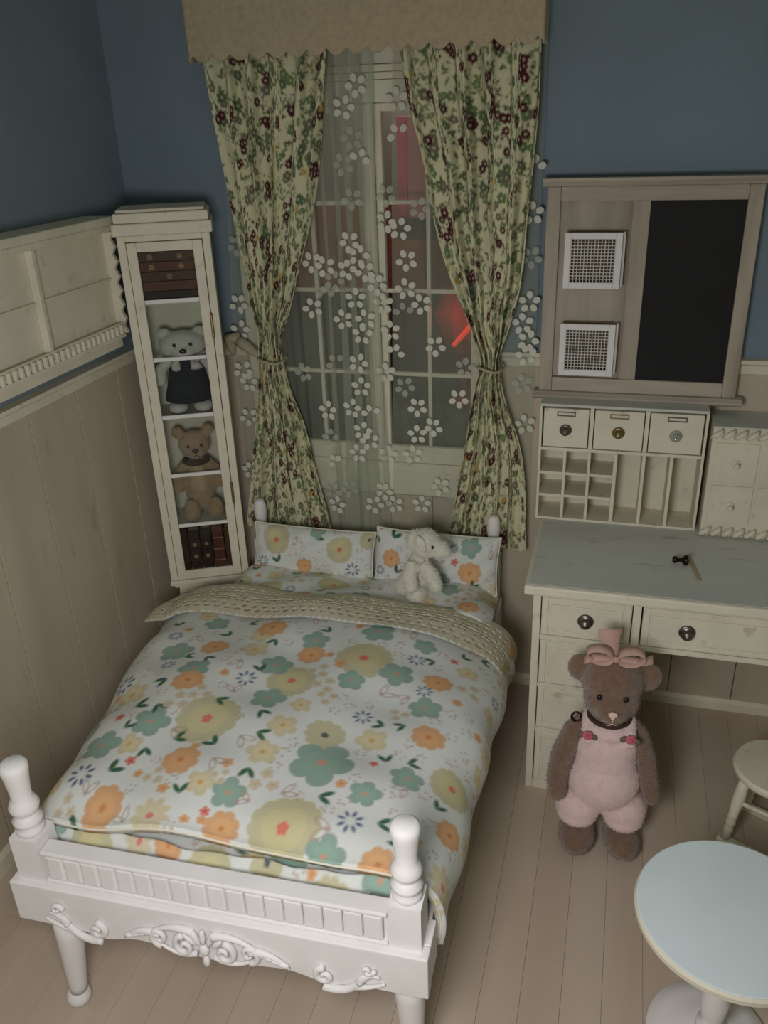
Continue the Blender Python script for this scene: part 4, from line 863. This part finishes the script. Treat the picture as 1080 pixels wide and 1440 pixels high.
# second organiser with rope mouldings
o2 = thing('desk_drawer_box', 'small cream drawer box with twisted rope mouldings at desk right', 'drawer box', (1.926, -.172, .7612))
PW, PD, PH = .41, .155, .352
MB().box(0, PW, .002, PD, 0.0, PH).build('carcass', CREAM, o2, bev=.003)
MB().box(.0, PW, 0, PD, PH+.0005, PH+.004).build('top', DESKT, o2)
for z in (.018, PH-.018):
    for i in range(13):
        m = MB(); xx = .008+i*.0325; m.tube([(xx-.012, .0, z-.014), (xx-.004, -.010, z-.006), (xx+.012, -.010, z+.006), (xx+.02, .0, z+.014)], [.004, .009, .009, .004], 8)
        if xx+.02 < PW+.01: m.build('rope_twist', CREAM, o2, smooth=True)
for i in range(3):
    for (z0, z1) in ((.044, .170), (.180, .306)):
        x0 = .014+i*.131
        d = MB().box(x0, x0+.120, -.003, .0015, z0, z1).build('drawer', CREAM, o2, bev=.002)
        ringknob(x0+.06, -.0032, (z0+z1)/2, d, CREAM, .013)

# loose knob and stick on the desk
b = MB(); Mx = Matrix.Translation((0, 0, .0165)) @ Matrix.Rotation(math.pi/2, 4, 'Y') @ Matrix.Rotation(0, 4, 'X')
b.lathe([(0, -.022), (.008, -.022), (.011, -.016), (.009, -.010), (.006, -.006), (.006, .002), (.009, .006), (.014, .010), (.016, .016), (.015, .02), (0, .021)], 0, 0, 20, M=Mx)
o = b.build('loose_knob', DARKM, smooth=True); o.location = (1.860, -.385, .7612); o.rotation_euler = (0, 0, .05); tag(o, 'small dark bronze knob lying loose on the grey desktop', 'knob')
o = MB().box(-.0045, .0045, -.075, .075, 0, .005).build('wood_stick', STICK, bev=.001); o.location = (1.897, -.400, .7612); o.rotation_euler = (0, 0, .16); tag(o, 'thin tan wooden stick lying beside the dark knob on the desk', 'stick')

# ---------------------------------------------------------------- chalkboard unit
cb = thing('chalkboard', 'grey washed wooden wall board with chalkboard panel and cornice', 'chalkboard', (1.402, 0, 1.158))
def T(x): return x-1.402
MB().box(0, .585, -.028, -.037, .0, .0).build('spacer', GREYW, cb) if False else None
MB().box(.0, .585, -.030, -.0405+.012, .0, .0) 
MB().box(.004, .581, -.040, -.037, .012, .61).build('backing_board', GREYW, cb)
MB().box(.0, .040, -.060, -.0405, .012, .615).build('stile', GREYW, cb, bev=.003)
MB().box(.545, .585, -.060, -.0405, .012, .615).build('stile', GREYW, cb, bev=.003)
MB().box(.2425, .2905, -.056, -.0405, .055, .575).build('stile', GREYW, cb, bev=.002)
MB().box(.0405, .5445, -.060, -.0405, .575, .615).build('rail', GREYH, cb, bev=.002)
MB().box(.0405, .5445, -.060, -.0405, .012, .055).build('rail', GREYH, cb, bev=.002)
MB().prismx([(-.037, .6155), (-.066, .6155), (-.070, .622), (-.078, .630), (-.078, .638), (-.037, .638)], -.012, .597).build('cornice', GREYH, cb, bev=.001)
MB().prismx([(-.037, -.012), (-.072, -.012), (-.084, -.004), (-.084, .002), (-.070, .0115), (-.037, .0115)], -.016, .604).build('ledge', GREYH, cb, bev=.001)
MB().box(.291, .5445, -.0505, -.0405, .0555, .5745).build('black_panel', BLACK, cb)
MB().box(.01, .575, -.0365, -.0005, .1, .14).box(.01, .575, -.0365, -.0005, .48, .52).build('wall_batten', GREYW, cb)
for z0 in (.335, .073):
    bk = MB().frame(.060, .222, z0, z0+.158, .018, -.098, -.086).build('wire_basket', WHITE, cb, bev=.002)
    MB().box(.060, .222, -.0858, -.0565, z0, z0+.008).box(.060, .068, -.0858, -.0565, z0+.0082, z0+.15).box(.214, .222, -.0858, -.0565, z0+.0082, z0+.15).build('basket_side', WHITE, bk, bev=.001)
    MB().box(.068, .214, -.0564, -.0545, z0, z0+.158).build('basket_back', INNER, bk)
    MB().box(.2225, .230, -.082, -.0565, z0+.004, z0+.158).build('card_liner', MESHW, bk, bev=.001)
    m = MB(); n_ = 14
    for i in range(n_):
        a = .079+(.124)*(i/(n_-1)); m.box(a-.0011, a+.0011, -.093, -.091, z0+.017, z0+.141)
        q = z0+.0175+.123*(i/(n_-1)); m.box(.077, .205, -.0908, -.089, q-.0011, q+.0011)
    m.build('wire_mesh', MESHW, bk)

# ---------------------------------------------------------------- round table and stool
tb = thing('round_table', 'white round pedestal table in the foreground right', 'table', (1.968, -1.288, 0))
MB().lathe([(.0, .392), (.16, .392), (.190, .394), (.200, .400), (.201, .412), (.196, .418), (0, .4185)], 0, 0, 72).build('tabletop', CREAM, tb, smooth=False)
MB().lathe([(.0, .4186), (.196, .4186), (.1965, .4198), (.194, .4205), (0, .4207)], 0, 0, 72).build('top_surface', LEAFT, tb)
MB().lathe([(.045, .3918), (.045, .385), (.022, .375), (.018, .34), (.024, .32), (.030, .305), (.022, .29), (.019, .27), (.026, .20), (.032, .14), (.026, .09), (.020, .07), (.032, .06), (.034, .045)], 0, 0, 28).build('pedestal', WHITE, tb, smooth=True)
MB().lathe([(.138, 0), (.140, .006), (.136, .016), (.10, .024), (.06, .036), (.036, .0448), (0, .0449)], 0, 0, 48).build('base', WHITE, tb, smooth=True)
st = thing('stool', 'low cream round stool on turned legs beside the desk', 'stool', (2.170, -.625, 0))
MB().lathe([(0, .250), (.105, .250), (.118, .254), (.122, .262), (.122, .270), (.116, .277), (0, .280)], 0, 0, 56).build('seat', CREAM, st)
LEGA = [math.radians(v) for v in (199, 109, 19, 289)]
def at(a, r, z): return Vector((r*math.cos(a), r*math.sin(a), z))
for ang in LEGA:
    a, b = at(ang, .092, .2495), at(ang, .122, .024); pts = []; rad = []
    for k, r in ((0, .013), (.15, .016), (.3, .0175), (.45, .0165), (.6, .013), (.63, .0155), (.66, .013), (.70, .013), (.73, .0155), (.76, .0125), (.82, .0125), (.85, .0145), (.88, .012), (1, .013)): pts.append(a+(b-a)*k); rad.append(r)
    MB().tube(pts, rad, 14).build('leg', CREAM, st, smooth=True)
for i, j in ((0, 3), (1, 2)):
    a, b = at(LEGA[i], .122, .012), at(LEGA[j], .122, .012); d = (b-a).normalized(); n_ = Vector((-d.y, d.x, 0))*.013; a -= d*.022; b += d*.022; u_ = Vector((0, 0, .0118))
    MB().add([a-n_-u_, a+n_-u_, b+n_-u_, b-n_-u_, a-n_+u_, a+n_+u_, b+n_+u_, b-n_+u_], [(0,1,2,3),(4,7,6,5),(0,4,5,1),(1,5,6,2),(2,6,7,3),(3,7,4,0)]).build('runner', CREAM, st, bev=.005)
    MB().tube([at(LEGA[i], .104, .16), at(LEGA[j], .104, .16)], .007, 10).build('stretcher', CREAM, st, smooth=True)
